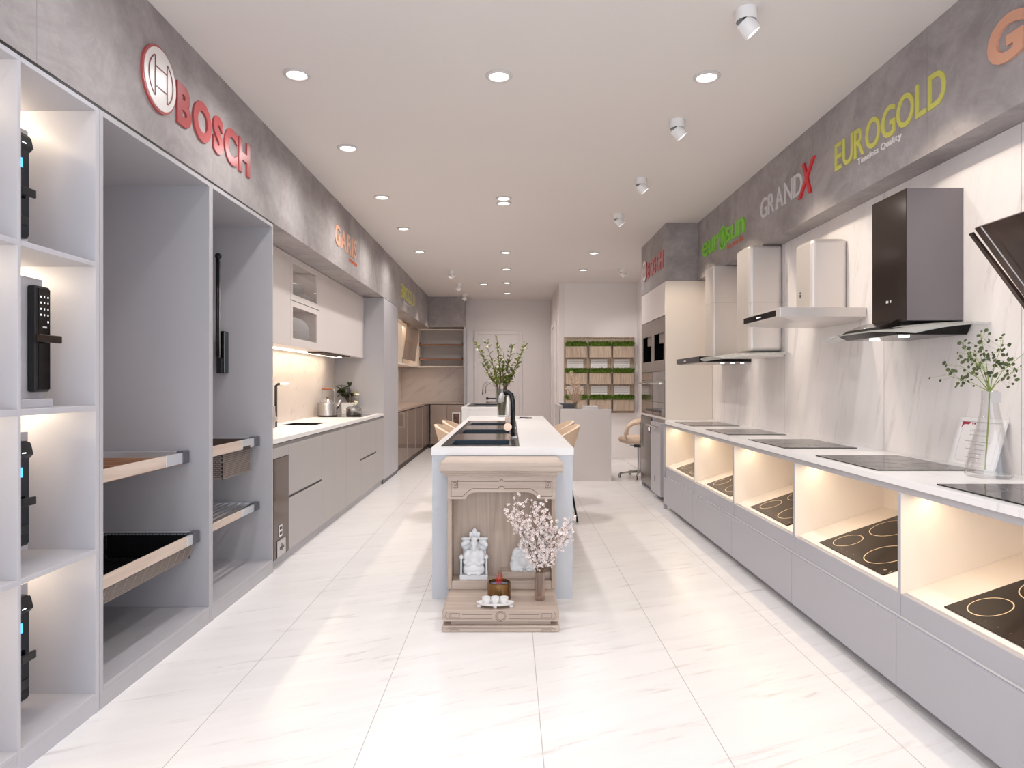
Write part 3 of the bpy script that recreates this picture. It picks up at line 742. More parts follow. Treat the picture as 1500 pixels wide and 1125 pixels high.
P('grip', MB().tube([(-2.18,7.9,1.232),(-2.06,7.9,1.232)], .011, 12), mat('kettle_wood', srgb(150,90,60), .5), k, smooth=True)
t = T('saucepan', (-1.86,8.1,.915), 'small shiny saucepan with glass lid on the left cooktop', 'saucepan')
P('body', MB().lathe([(0,0),(.085,0),(.09,.006),(.09,.085),(.086,.085),(.086,.01),(0,.01)], (-1.86,8.1,.9155), 32), M['steel'], t, smooth='auto')
k = P('lid', MB().lathe([(.09,0),(.09,.005),(.06,.02),(0,.026)], (-1.86,8.1,1.0015), 28), M['glass'], t, smooth='auto')
P('knob', MB().cyl((-1.86,8.1,1.028), .01, .018, 12), M['steel'], k)
for s in (-1,1): P('side_handle', MB().tube([(-1.86+s*.088,8.08,.98),(-1.86+s*.115,8.08,.985),(-1.86+s*.115,8.12,.985),(-1.86+s*.088,8.12,.98)], .004, 8), M['steel'], t)
t = T('potted_plant', (-2.06,8.68,.91), 'leafy plant with cream blossoms in a white square pot behind the saucepan', 'potted plant')
P('pot', MB().hexa([(-2.13,8.61,.91),(-1.99,8.61,.91),(-1.99,8.74,.91),(-2.13,8.74,.91)], [(-2.137,8.603,1.05),(-1.983,8.603,1.05),(-1.983,8.747,1.05),(-2.137,8.747,1.05)]), M['white'], t, bev=.004)
st = MB(); lv = MB(); pt = MB(); rr = random.Random(3)
def leaf(mb, c, L, W, d, up=Vector((0,0,1)), bend=.2):
    d = Vector(d).normalized(); s = d.cross(up)
    s = s.normalized() if s.length > 1e-3 else Vector((1,0,0)); n = s.cross(d)
    c = Vector(c); pts = []
    for k, (a, b) in enumerate(((0,0),(.3,.8),(.6,1),(.85,.6),(1,0))):
        pts.append((a, b))
    L0 = [mb.bm.verts.new(c+d*L*a+s*W*.5*b-n*bend*L*a*a) for a,b in pts if b]
    R0 = [mb.bm.verts.new(c+d*L*a-s*W*.5*b-n*bend*L*a*a) for a,b in pts if b]
    a0 = mb.bm.verts.new(c); a1 = mb.bm.verts.new(c+d*L-n*bend*L)
    mb.bm.faces.new((a0,L0[0],R0[0])); mb.bm.faces.new((L0[-1],a1,R0[-1]))
    for i in range(len(L0)-1): mb.bm.faces.new((L0[i],L0[i+1],R0[i+1],R0[i]))
for i in range(16):
    a = rr.uniform(0,2*PI); R = rr.uniform(.02,.12); z = rr.uniform(1.12,1.27)
    p = Vector((-2.09+R*math.cos(a)*1.0, 8.62+R*math.sin(a)*.5, z))
    st.tube([(-2.06,8.67,1.04), (p+Vector((-2.06,8.67,1.04)))/2+Vector((0,0,.02)), p], .003, 5)
    for j in range(4): leaf(lv, p, .07, .055, (rr.uniform(-1,1),rr.uniform(-1,.3),rr.uniform(-.3,.6)))
for i in range(6):
    p = Vector((-1.97+rr.uniform(-.03,.03),8.66+rr.uniform(-.03,.03),1.05+i*.03))
    for j in range(4): leaf(pt, p, .055, .045, (rr.uniform(-1,1),rr.uniform(-1,1),rr.uniform(-.3,.6)))
    st.tube([(-2.04,8.67,1.04), p], .0025, 5)
P('stem', st, M['stem'], t); P('foliage', lv, M['leafdark'], t); P('blossom', pt, M['petaly'], t)
# --- wall cabinets
XW = -1.886
def wall_unit(y0, y1, label, plain=True):
    t = T('wall_cabinet', (-2.07,(y0+y1)/2,1.62), label, 'cabinet')
    if plain:
        P('carcass', MB().box(-2.268,XW-.02,y0,y1,1.62,2.396), M['lacq'], t)
        P('door', MB().box(XW-.0195,XW,y0+.001,y1-.001,1.621,2.395), M['lacq'], t, bev=.001)
    return t
wall_unit(4.69, 5.848, 'white wall cabinet left of the two small glass windows')
wall_unit(6.732, 8.768, 'wide white wall cabinet right of the two small glass windows')
t = wall_unit(5.85, 6.73, 'white wall cabinet with two small glass windows showing dishes', False)
k = MB(); k.box(-2.268,XW-.02,5.85,5.868,1.62,2.396).box(-2.268,XW-.02,6.712,6.73,1.62,2.396).box(-2.268,XW-.02,5.868,6.712,1.62,1.638).box(-2.268,XW-.02,5.868,6.712,2.378,2.396).box(-2.268,XW-.02,5.868,6.712,2.0,2.018).box(-2.268,-2.26,5.868,6.712,1.638,2.378)
P('carcass', k, M['lacq'], t)
for z0, z1, a, b in ((1.621,2.012,1.69,1.965),(2.018,2.395,2.07,2.345)):
    k = MB(); k.box(XW-.0195,XW,5.851,5.912,z0,z1).box(XW-.0195,XW,6.664,6.729,z0,z1).box(XW-.0195,XW,5.912,6.664,z0,a).box(XW-.0195,XW,5.912,6.664,b,z1)
    dr = P('door', k, M['lacq'], t); P('pane', MB().box(XW-.012,XW-.006,5.912,6.664,a,b), M['vitrine'], dr)
P('grip_groove', MB().box(XW-.0005,XW+.0006,5.87,6.71,2.011,2.017), M['capdark'], t)
P('led_strip', MB().box(-2.13,-2.10,4.72,8.3,1.609,1.6195), M['led'], T('under_cabinet_light', (-2.1,6.4,1.61), 'warm light strip under the white wall cabinets', 'light strip'))
o = P('plate', MB().lathe([(0,0),(.05,0),(.095,.014),(.095,.018),(.05,.006),(0,.006)], (-2.09,6.56,2.0185), 24), M['ceramic'], None, smooth='auto')
tag(o, 'white plate in the flat stack behind the upper glass window', 'plate', 'plates stacked behind the upper window')
for i in range(1,18): dup(o, o.location+Vector((0,0,i*.012)))
o = P('bowl', MB().lathe([(0,0),(.03,0),(.055,.04),(.052,.04),(.028,.005),(0,.005)], (-1.962,6.37,2.0185), 20), M['ceramic'], None, smooth='auto')
tag(o, 'white bowl stacked beside the plates behind the upper glass window', 'bowl', 'bowls stacked behind the upper window')
for j in range(3):
    for i in range(5):
        if i or j: dup(o, o.location+Vector((0,j*.125,i*.016)))
t = T('dish_rack', (-2.04,6.3,1.638), 'wire dish rack behind the lower glass window', 'dish rack')
k = MB()
for z in (1.66,1.72,1.76): k.tube([(-1.93,5.9,z),(-1.93,6.68,z)], .002, 5).tube([(-2.15,5.9,z),(-2.15,6.68,z)], .002, 5)
for i in range(8): y = 5.9+i*.111; k.tube([(-1.93,y,1.76),(-1.93,y,1.64),(-2.15,y,1.64),(-2.15,y,1.76)], .002, 5)
P('wires', k, M['steel'], t)
for i, y in enumerate((6.26,6.32,6.38,6.44)):
    o = P('plate', MB().lathe([(0,0),(.08,0),(.135,.014),(.135,.018),(.08,.006),(0,.006)], (-2.04,y,1.778), 28, 'Y'), M['ceramic'], None, smooth='auto')
    tag(o, ['white plate standing upright in the wire rack, nearest the camera','white plate standing second in the wire rack','white plate standing third in the wire rack','white plate standing fourth in the wire rack, farthest'][i], 'plate', 'upright plates in the rack')
t = T('cooker_hood', (-2.07,7.4,1.6), 'slim built-in cooker hood under the white wall cabinet', 'cooker hood')
P('casing', MB().box(-2.07,-1.91,6.95,8.1,1.604,1.6195), M['darkinside'], t); P('lamp', MB().cyl((-2.0,7.98,1.603), .025, -.004, 16), M['lamp'], t)
S('trim_13', MB().box(-2.2695,-2.263,4.69,8.768,.91,1.62), M['backsplash'])
# --- tall closed unit
t = T('tall_cabinet', (-1.93,9.33,0), 'tall closed grey cabinet between the two left kitchen niches', 'cabinet')
P('carcass', MB().box(-2.262,XL-.02,8.77,9.885,.05,2.396), M['grey'], t); P('plinth', MB().box(-1.7,XL-.01,8.772,9.883,0,.0495), M['capdark'], t)
for a, b in ((8.77,9.327),(9.329,9.885)): P('door', MB().box(XL-.0195,XL,a+.001,b-.001,.052,2.395), M['grey'], t, bev=.001)
# --- far glass fronted niche (left wall)
for n, (y0, y1, wh) in enumerate(((9.89,10.81,'nearest the tall cabinet'),(10.81,11.73,'second from the tall cabinet'),(11.73,12.65,'third from the tall cabinet'),(12.65,13.57,'in the rear corner'))):
    t = T('glass_front_cabinet', (-1.93,(y0+y1)/2,0), 'smoked glass base cabinet of the far niche, %s' % wh, 'cabinet', 'smoked glass base cabinets')
    k = MB(); k.box(-2.25,XL-.02,y0+.001,y0+.018,.08,.868).box(-2.25,XL-.02,y1-.018,y1-.001,.08,.868).box(-2.25,XL-.02,y0+.018,y1-.018,.08,.098).box(-2.25,-2.24,y0+.018,y1-.018,.098,.868).box(-2.24,XL-.06,y0+.018,y1-.018,.46,.475)
    P('carcass', k, M['browncab'], t); P('plinth', MB().box(-1.7,XL-.03,y0,y1,0,.0795), M['darkinside'], t)
    P('glass_door', MB().box(XL-.014,XL-.006,y0+.004,y1-.004,.09,.862), M['smoke'], t)
    P('door_edge', MB().box(XL-.018,XL-.001,y0+.001,y0+.012,.085,.865).box(XL-.018,XL-.001,y1-.012,y1-.001,.085,.865), M['browncab'], t)
    rr = random.Random(n)
    for z, zn in ((.0985,'lower'),(.4755,'upper')):
        for j in range(3):
            h = rr.uniform(.15,.3); y = y0+.16+j*.28
            o = P('storage_jar', MB().lathe([(0,0),(.06,0),(.062,h*.75),(.04,h*.9),(.04,h),(0,h)], (-1.85,y,z), 16), M['steel'] if (j+n)%2 else M['ceramic'], None, smooth='auto')
            tag(o, '%s canister on the %s shelf, %s, of the glass cabinet %s' % ('steel' if (j+n)%2 else 'white', zn, ['front','middle','rear'][j], wh), 'canister', 'canisters in the glass cabinets')
t = T('worktop', (-1.93,11.7,.87), 'brown grey worktop along the far left niche', 'worktop')
P('slab', MB().box(-2.268,XL,9.89,14.19,.878,.91), M['browncab'], t)
t = T('worktop', (-1.27,13.9,.87), 'brown grey worktop along the rear wall', 'worktop')
P('slab', MB().box(XL+.001,-.93,13.6,14.19,.878,.91), M['browncab'], t)
for k_, (x0, x1, wh) in enumerate(((-1.6,-1.27,'left, in the corner'),(-1.268,-.93,'right, beside the end panel'))):
    t = T('base_cabinet', ((x0+x1)/2,13.9,0), 'glossy brown base cabinet on the rear wall, %s' % wh, 'cabinet')
    P('carcass', MB().box(x0,x1,13.63,14.19,.08,.868), M['browncab'], t); P('door', MB().box(x0+.002,x1-.002,13.61,13.6295,.082,.866), M['browncab'], t, bev=.002); P('plinth', MB().box(x0,x1,13.66,14.19,0,.0795), M['darkinside'], t)
t = T('picture_frame', (-1.08,13.59,.40), 'small white framed picture on the brown rear cabinet', 'picture')
k = MB(); k.box(-1.165,-1.0,13.585,13.605,.41,.435).box(-1.165,-1.0,13.585,13.605,.69,.715).box(-1.165,-1.143,13.585,13.605,.435,.69).box(-1.022,-1.0,13.585,13.605,.435,.69)
P('frame', k, M['white'], t); P('print', MB().box(-1.143,-1.022,13.595,13.604,.435,.69), mat('picture_print', srgb(110,80,68), .5, var=(14,(1,1,1),.8)), t)
S('trim_14', MB().box(-2.262,-.93,14.185,14.1995,.91,1.62), M['backsplash'])
S('trim_15', MB().box(-2.2695,-2.263,9.89,14.185,.91,1.62), M['backsplash'])
# open dish cabinet on the rear wall
t = T('open_wall_cabinet', (-1.42,14.0,1.62), 'open cream wall cabinet with two dish racks on the rear wall', 'cabinet')
x0, x1, y0, y1 = -1.885, -.94, 13.85, 14.185
k = MB(); k.box(x0,x1,y0,y1,1.62,1.645).box(x0,x1,y0,y1,2.375,2.40).box(x0,x0+.025,y0,y1,1.645,2.375).box(x1-.025,x1,y0,y1,1.645,2.375)
P('carcass', k, M['cream'], t, bev=.002); P('back_panel', MB().box(x0+.025,x1-.025,y1-.01,y1,1.645,2.375), M['beigegrey'], t)
for zi, z in enumerate((1.76,2.06)):
    rk = T('dish_rack', ((x0+x1)/2,13.98,z), ['lower','upper'][zi]+' wire dish rack in the open rear cabinet', 'dish rack')
    k = MB(); k.tube([(x0+.04,13.88,z+.02),(x1-.04,13.88,z+.02)], .014, 8).tube([(x0+.04,14.1,z+.02),(x1-.04,14.1,z+.02)], .008, 6)
    P('rail', k, mat('rose_rail', srgb(176,132,110), .3, .6), rk)
    P('end_bracket', MB().box(x0+.026,x0+.045,13.87,14.12,z,z+.06), M['black'], rk); P('end_bracket', MB().box(x1-.045,x1-.026,13.87,14.12,z,z+.06), M['black'], rk)
    k = MB()
    for i in range(28): xx = x0+.07+i*.029; k.tube([(xx,13.9,z+.03),(xx,13.9,z+.11)], .002, 4).tube([(xx,14.09,z+.03),(xx,14.09,z+.11)], .002, 4).tube([(xx,13.9,z+.03),(xx,14.09,z+.03)], .002, 4)
    P('wires', k, M['steel'], rk)
# lift-up glass cabinet on the far left wall
t = T('lift_door_cabinet', (-2.08,11.8,1.62), 'open cream wall cabinet with raised glass door on black arms', 'cabinet')
k = MB(); ya, yb = 9.89, 13.84
k.box(-2.268,XW,ya,yb,1.62,1.645).box(-2.268,XW,ya,yb,2.375,2.40).box(-2.268,-2.25,ya,yb,1.645,2.375)
for y in (9.89,11.85,12.8,13.82): k.box(-2.25,XW,y,y+.018,1.645,2.375)
P('carcass', k, M['cream'], t)
P('glass_door', MB().hexa([(-1.88,11.9,1.72),(-1.872,11.9,1.72),(-1.80,11.9,2.33),(-1.808,11.9,2.33)], [(-1.88,13.4,1.72),(-1.872,13.4,1.72),(-1.80,13.4,2.33),(-1.808,13.4,2.33)]), M['smoke'], t)
for y in (12.0,13.3): P('lift_arm', MB().tube([(-2.1,y,2.3),(-1.9,y,2.42-.04),(-1.80,y,2.33)], .008, 6), M['black'], t)
for i, (y, z) in enumerate(((12.1,1.66),(12.25,1.66),(12.45,1.66),(12.95,1.66),(13.1,1.66),(13.3,1.66))):
    o = P('drinking_glass', MB().lathe([(0,0),(.03,0),(.036,.13),(.034,.13),(.028,.004),(0,.004)], (-2.0,y,1.6455), 16), M['glassedge'], None, smooth='auto')
    tag(o, 'clear drinking glass, %s from the camera, in the lift-up glass cabinet' % ['first','second','third','fourth','fifth','sixth'][i], 'glass', 'glasses in the lift-up cabinet')
# ================================================================== RIGHT SIDE
XR = 1.60; BD = [1.765,2.81,3.855,4.90,5.95,7.06]
t = T('worktop', (1.88,4.4,.85), 'long white stone counter top under the range hoods', 'worktop')
P('slab', MB().box(XR,2.168,1.755,7.08,.876,.907).box(1.668,2.168,7.08,7.338,.876,.907), M['stone'], t, bev=.002)
P('apron', MB().box(XR+.012,XR+.03,1.765,7.06,.848,.8758), M['grey'], t)
SL = .34; ANG = math.atan(SL)
fz = lambda x: .434 + SL*(x-1.6)
order = ['nearest the camera','second from the camera','third from the camera','fourth from the camera','beside the oven tower']
M['drawer'] = mat('grey_drawer', srgb(172,171,178), .38, bump=(25,(.2,.2,3),.08))
for i in range(5):
    a, b = BD[i], BD[i+1]
    t = T('display_cabinet', (1.88,(a+b)/2,0), 'lit open display cabinet under the right counter, '+order[i], 'cabinet')
    for y, w in ((a, .010), (b-.010, .010)):
        P('side_panel', MB().box(XR+.001,2.168,y,y+w,.345,.8475), M['cream'], t)
        P('edge_band', MB().box(XR-.001,XR+.001,y,y+w,.345,.8475), M['drawer'], t)
    P('back_panel', MB().box(2.10,2.168,a+.010,b-.010,.345,.8475), M['cream'], t)
    P('slanted_bed', MB().prism([(1.622,.40),(2.0995,.40),(2.0995,fz(2.0995)),(1.622,fz(1.622))], b-a-.022, 'Y', a+.011), M['cream'], t)
    P('front_ledge', MB().box(XR,1.6215,a+.011,b-.011,.345,.436), M['drawer'], t, bev=.002)
    P('top_panel', MB().box(1.65,2.0995,a+.011,b-.011,.8425,.8475), M['cream'], t)
    P('led_strip', MB().box(1.70,1.712,a+.03,b-.03,.836,.842), M['led'], t)
    P('drawer_front', MB().box(XR-.014,XR+.004,a+.0015,b-.0015,.055,.333), M['drawer'], t, bev=.002)
    P('gap_highlight', MB().box(XR+.004,XR+.02,a,b,.334,.3445), M['white'], t)  # white strip painted as the pale light line above the drawer
    P('carcass', MB().box(XR+.0045,2.168,a+.001,b-.001,.055,.333), M['drawer'], t)
    P('plinth', MB().box(1.70,2.168,a,b,0,.0545), M['drawer'], t)
t = S('trim_11', MB().box(1.585,1.62,7.062,7.08,0,.876), M['drawer'])
# induction hobs
def hob(loc, slope, label, rings, mt, rm, grp):
    t = T('induction_hob', loc, label, 'hob', grp); t.rotation_euler = (0,-slope,0)
    P('glass', MB().box(0,.44,-.31,.31,0,.005), mt, t, local=True, bev=.0015)
    for x, y, r in rings: P('cooking_zone', MB().ring((x,y,.005), r, .0022, 48, 6, 'Z', .25), rm, t, local=True)
    k = MB(); k.ring((.035,-.27,.005), .005, .001, 16, 6, 'Z', .3)
    for j in range(5): k.box(.028,.031,-.12+j*.06,-.118+j*.06,.005,.0053)
    P('touch_mark', k, rm, t, local=True)
    return t
ringL = [(.105,.20,.072),(.325,.17,.105),(.13,-.12,.10),(.335,-.14,.075)]
for i in range(5):
    yc = (BD[i]+BD[i+1])/2 + (.0 if i < 4 else -.03)
    cs = math.cos(ANG)
    hob((1.643, yc-.01, fz(1.643)+.0005), ANG, 'brown induction hob leaning in the lit cabinet '+order[i], ringL, M['hobglass'], M['hobring'], 'hobs displayed under the right counter')
    hob((1.64, yc+.03, .9072), 0, 'grey induction hob lying on the white right counter, '+order[i], ringL, M['hobtop'], M['hobringdim'], 'hobs on the right counter top')
# ------------------------------------------------------------------ range hoods
def chimney(t, y0, y1, z0, z1, mt, x0=1.90, rnd=.012):
    P('chimney', MB().box(x0,2.168,y0,y1,z0,z1), mt, t, bev=rnd, seg=4)
def canopy(t, x0, y0, y1, z0, z1, mt, edge):
    """gently curved glass canopy: front corners rounded, front edge drooping"""
    n = 14; nx = 8; th = .006; top = []; bot = []
    mb = MB(); g = []
    for i in range(n+1):
        v = i/n; y = y0+(y1-y0)*v; s = abs(2*v-1)
        rowv = []
        for j in range(nx+1):
            u = j/nx
            xf = x0 + .07*s**6
            x = xf+(2.168-xf)*u
            z = z1-(z1-z0)*((1-u)**2)*.8-(z1-z0)*.45*s**3
            rowv.append((x,y,z))
        g.append(rowv)
    vt = [[mb.bm.verts.new(p) for p in r] for r in g]; vb = [[mb.bm.verts.new((p[0],p[1],p[2]-th)) for p in r] for r in g]
    for i in range(n):
        for j in range(nx):
            mb.bm.faces.new((vt[i][j],vt[i+1][j],vt[i+1][j+1],vt[i][j+1])); mb.bm.faces.new((vb[i][j],vb[i][j+1],vb[i+1][j+1],vb[i+1][j]))
    for i in range(n):
        mb.bm.faces.new((vt[i][0],vb[i][0],vb[i+1][0],vt[i+1][0])); mb.bm.faces.new((vt[i][nx],vt[i+1][nx],vb[i+1][nx],vb[i][nx]))
    for j in range(nx):
        mb.bm.faces.new((vt[0][j],vt[0][j+1],vb[0][j+1],vb[0][j])); mb.bm.faces.new((vt[n][j],vb[n][j],vb[n][j+1],vt[n][j+1]))
    P('glass_canopy', mb, M['canopy'], t, smooth='auto')
# farthest
t = T('range_hood', (1.95,6.57,1.49), 'farthest range hood, cream chimney over a black body with three lamps', 'range hood')
chimney(t, 6.40, 6.67, 1.542, 2.404, M['hoodwhite'])
P('chimney_seam', MB().box(1.8985,2.168,6.3985,6.6715,2.05,2.054), M['trim'], t)
P('hood_body', MB().hexa([(1.70,6.15,1.490),(2.168,6.15,1.490),(2.168,7.0,1.490),(1.70,7.0,1.490)], [(1.70,6.15,1.540),(2.168,6.15,1.541),(2.168,7.0,1.541),(1.70,7.0,1.540)]), M['hoodblack'], t, bev=.002)
P('underside', MB().box(1.72,2.16,6.17,6.98,1.483,1.4895), M['steel'], t)
for x in (1.93,2.02,2.11): P('lamp', MB().cyl((x,6.22,1.4775), .016, .0055, 16), M['lamp'], t)
P('brand_mark', MB().box(1.6985,1.6995,6.62,6.70,1.507,1.518), M['ssilver'], t)
# second from the tower
t = T('range_hood', (1.95,5.6,1.5), 'white chimney range hood with curved glass canopy reaching the concrete fascia', 'range hood')
chimney(t, 5.44, 5.757, 1.555, 2.404, M['hoodwhite'], rnd=.03)
P('chimney_seam', MB().box(1.9005,2.168,5.4395,5.7575,1.94,1.943), M['trim'], t)
canopy(t, 1.62, 5.28, 5.95, 1.505, 1.553, M['glassedge'], 0)
P('hood_body', MB().box(1.78,2.168,5.40,5.82,1.505,1.535), M['hoodwhite'], t, bev=.008)
# third
t = T('range_hood', (1.93,4.5,1.7), 'short white chimney range hood with flat box body and black display', 'range hood')
chimney(t, 4.39, 4.65, 1.762, 2.232, M['hoodwhite'], 1.936, .03)
P('chimney_mark', MB().box(1.9345,1.9355,4.555,4.57,1.87,1.89).cyl((1.9345,4.5625,1.90), .007, .001, 12, 'X'), M['black'], t)
P('hood_body', MB().box(1.64,2.168,4.157,4.84,1.703,1.7615), M['hoodwhite'], t, bev=.003)
P('lower_tray', MB().hexa([(1.78,4.25,1.683),(2.16,4.25,1.683),(2.16,4.76,1.683),(1.78,4.76,1.683)], [(1.65,4.165,1.7028),(2.165,4.165,1.7028),(2.165,4.832,1.7028),(1.65,4.832,1.7028)]), M['hoodwhite'], t)
k = P('display', MB().box(1.6385,1.6399,4.22,4.80,1.712,1.750), M['blackgl'], t)
P('display_text', MB().box(1.6375,1.6384,4.47,4.55,1.728,1.733), M['key'], k)
# fourth
t = T('range_hood', (1.95,3.45,1.52), 'large dark grey steel range hood with clear curved glass canopy', 'range hood')
chimney(t, 3.27, 3.58, 1.60, 2.235, M['hooddark'], 1.898, .001)
P('chimney_front', MB().box(1.895,1.8975,3.272,3.578,1.602,2.233), mat('hood_mirror_dark', srgb(60,50,46), .12, .6), t)
P('chimney_mark', MB().box(1.8942,1.8948,3.40,3.41,1.70,1.712).box(1.8942,1.8948,3.425,3.445,1.70,1.712), M['ssilver'], t)
canopy(t, 1.76, 3.08, 3.95, 1.545, 1.598, M['glassedge'], 0)
P('hood_body', MB().hexa([(1.84,3.24,1.530),(2.168,3.24,1.530),(2.168,3.74,1.530),(1.84,3.74,1.530)], [(1.79,3.22,1.560),(2.168,3.20,1.590),(2.168,3.78,1.590),(1.79,3.76,1.560)]), M['hoodblack'], t, bev=.003)
P('control_hump', MB().hexa([(1.79,3.30,1.5605),(1.897,3.30,1.569),(1.897,3.70,1.569),(1.79,3.70,1.5605)], [(1.80,3.34,1.575),(1.894,3.34,1.612),(1.894,3.66,1.612),(1.80,3.66,1.575)]), M['hoodblack'], t, bev=.004)
for y in (3.35,3.62): P('lamp', MB().cyl((1.93,y,1.5245), .025, .005, 18), M['lamp'], t)
P('touch_mark', MB().box(1.80,1.806,3.44,3.452,1.577,1.5785).box(1.80,1.806,3.47,3.482,1.577,1.5785), M['key'], t)
# fifth: slanted
t = T('range_hood', (2.0,2.4,1.5), 'slanted dark brown glass range hood cut by the right edge', 'range hood')
def slab(x0, z0, x1, z1, th, y0, y1):
    d = Vector((x1-x0, z1-z0)).normalized(); n = Vector((d.y, -d.x))*th
    return MB().prism([(x0,z0),(x1,z1),(x1+n.x,z1+n.y),(x0+n.x,z0+n.y)], y1-y0, 'Y', y0)
P('glass_panel', slab(2.135,1.52,1.848,1.915,.012,2.0,2.72), M['brownglass'], t)
P('hood_body', MB().prism([(2.168,1.50),(2.150,1.50),(1.866,1.893),(1.885,1.905),(2.168,1.80)], .66, 'Y', 2.03), M['hoodblack'], t)
P('inner_panel', slab(2.165,1.505,1.86,1.925,.0,2.0,2.1) if False else MB().prism([(2.168,1.498),(2.146,1.498),(1.848,1.9),(1.856,1.905)], .02, 'Y', 2.735), M['brownglass'], t)
P('panel_line', MB().prism([(2.120,1.52),(2.119,1.518),(1.833,1.908),(1.836,1.910)], .003, 'Y', 2.66), M['ssilver'], t)
# ------------------------------------------------------------------ vase with branches, certificate
def lobed(t, name, cx, cy, z, prof, n, mt, lobes=5, amp=.06):
    mb = MB(); rings = []
    for r, h, a in prof:
        rings.append([mb.bm.verts.new((cx+r*(1+a*amp*math.cos(lobes*2*PI*i/n+h*9))*math.cos(2*PI*i/n), cy+r*(1+a*amp*math.cos(lobes*2*PI*i/n+h*9))*math.sin(2*PI*i/n), z+h)) for i in range(n)])
    for A, B in zip(rings, rings[1:]):
        for i in range(n): j=(i+1)%n; mb.bm.faces.new((A[i],A[j],B[j],B[i]))
    mb.bm.faces.new(rings[0][::-1]); mb.bm.faces.new(rings[-1])
    return P(name, mb, mt, t, smooth='auto')
t = T('glass_vase', (2.06,2.93,.907), 'tall clear wavy glass vase on the right counter near the certificate', 'vase')
VX, VY, VZ = 2.0, 2.85, .9075
lobed(t, 'vase_body', VX, VY, VZ, [(.075,0,1),(.085,.01,1),(.078,.06,1.2),(.062,.14,1.2),(.045,.22,1),(.034,.28,.5),(.03,.32,.1),(.03,.36,0),(.027,.36,0),(.027,.32,.1),(.031,.28,.5),(.041,.22,1),(.058,.14,1.2),(.073,.06,1.2),(.078,.018,1)], 50, M['glass'])
P('paper_tag', MB().box(VX-.02,VX+.025,VY-.0335,VY-.0325,VZ+.31,VZ+.355), M['trim'], t)
br = T('branch_bouquet', (VX,VY,VZ+.02), 'thin green branches with small round eucalyptus leaves in the right counter vase', 'branches')
rr = random.Random(21); st = MB(); lv = MB()
st.tube([(VX-.02,VY,VZ+.03),(VX-.008,VY,VZ+.2),(VX,VY,VZ+.36)], .003, 6)
def discleaf(mb, c, r, nrm, n=7):
    nrm = Vector(nrm).normalized(); u = nrm.orthogonal().normalized(); w = nrm.cross(u)
    A = [mb.bm.verts.new(Vector(c)+(u*math.cos(2*PI*i/n)*r + w*math.sin(2*PI*i/n)*r*.8)+nrm*.15*r*(i%2)) for i in range(n)]
    B = [mb.bm.verts.new(v.co+nrm*.0008) for v in A]
    mb.bm.faces.new(A[::-1]); mb.bm.faces.new(B)
    for i in range(n): j=(i+1)%n; mb.bm.faces.new((A[i],A[j],B[j],B[i]))
o = Vector((VX,VY,VZ+.355))
for k, (dx, dz, dy) in enumerate(((-.12,.20,.03),(-.17,.11,-.02),(-.05,.25,.0),(.03,.22,-.05),(.07,.17,-.14),(-.20,.075,.05),(.05,.09,-.1),(-.09,.14,-.05),(-.02,.17,.08))):
    e = o+Vector((dx*.8,dy,dz*1.0)); mid = o+Vector((dx*.3,dy*.3,dz*.5))
    if e.x > 2.14: e.x = 2.14
    st.tube([o, mid, e], .0022, 5, rs=[.0024,.0014,.0007])
    for j in range(16):
        f = rr.uniform(.35,1); base = mid.lerp(e, (f-.35)/.65)
        p = base+Vector((rr.uniform(-.05,.05)-abs(dx)*.1, rr.uniform(-.05,.05), rr.uniform(-.035,.04)))
        if p.x > 2.15: p.x = 2.15
        st.tube([base, p], .0005, 4, cap=False)
        discleaf(lv, p, rr.uniform(.005,.011), (rr.uniform(-1,1),-1.2,rr.uniform(-.6,1)))
P('stems', st, M['stemgreen'], br); P('leaves', lv, M['eucal'], br)['kind'] = 'stuff'
t = T('certificate_frame', (2.13,3.11,.907), 'white framed certificate with crimson corner leaning on the stone wall', 'framed certificate')
# leaning board: local frame x = along -Y, y = up the slope
t.location = (2.10,3.265,.9078); A = math.atan2(.062,.225); t.rotation_euler = (0,A,0)
fr = MB(); W_, H_ = .305, .236
for a in ((0,-.018,0,H_),(-W_+.018,-W_,0,H_),(-.018,-W_+.018,0,.018),(-.018,-W_+.018,H_-.018,H_)): fr.box(-.012,0,a[1],a[0],a[2],a[3])
P('frame', fr, M['white'], t, local=True, bev=.002)
P('paper', MB().box(-.006,-.004,-W_+.018,-.018,.018,H_-.018), M['paper'], t, local=True)
P('crimson_corner', MB().hexa([(-.0066,-.02,H_-.02),(-.0066,-.08,H_-.02),(-.0066,-.065,H_-.032),(-.0066,-.035,H_-.032),(-.0066,-.02,H_-.05)], [(-.0062,-.02,H_-.02),(-.0062,-.08,H_-.02),(-.0062,-.065,H_-.032),(-.0062,-.035,H_-.032),(-.0062,-.02,H_-.05)]).box(-.0066,-.0062,-.11,-.10,H_-.03,H_-.022).box(-.0066,-.0062,-.095,-.087,H_-.03,H_-.022), M['crimson'], t, local=True)
k = MB()
for z, a, b in ((.155,.09,.21),(.125,.07,.235),(.112,.1,.205),(.09,.085,.22),(.07,.11,.2),(.05,.1,.21)): k.box(-.0066,-.0062,-b,-a,z,z+.0025)
k.ring((-.0063,-W_/2,H_/2), .0,.0003,6,4,'X') if False else None
for a in ((-.028,-.0288,.03,H_-.05),(-W_+.0288,-W_+.028,.03,H_-.03)): k.box(-.0066,-.0062,a[1],a[0],a[2],a[3])
k.box(-.0066,-.0062,-W_+.028,-.028,.03,.0308)
P('printed_lines', k, M['ink'], t, local=True)
letters_bak = None
cert = MB()
gmw = 0
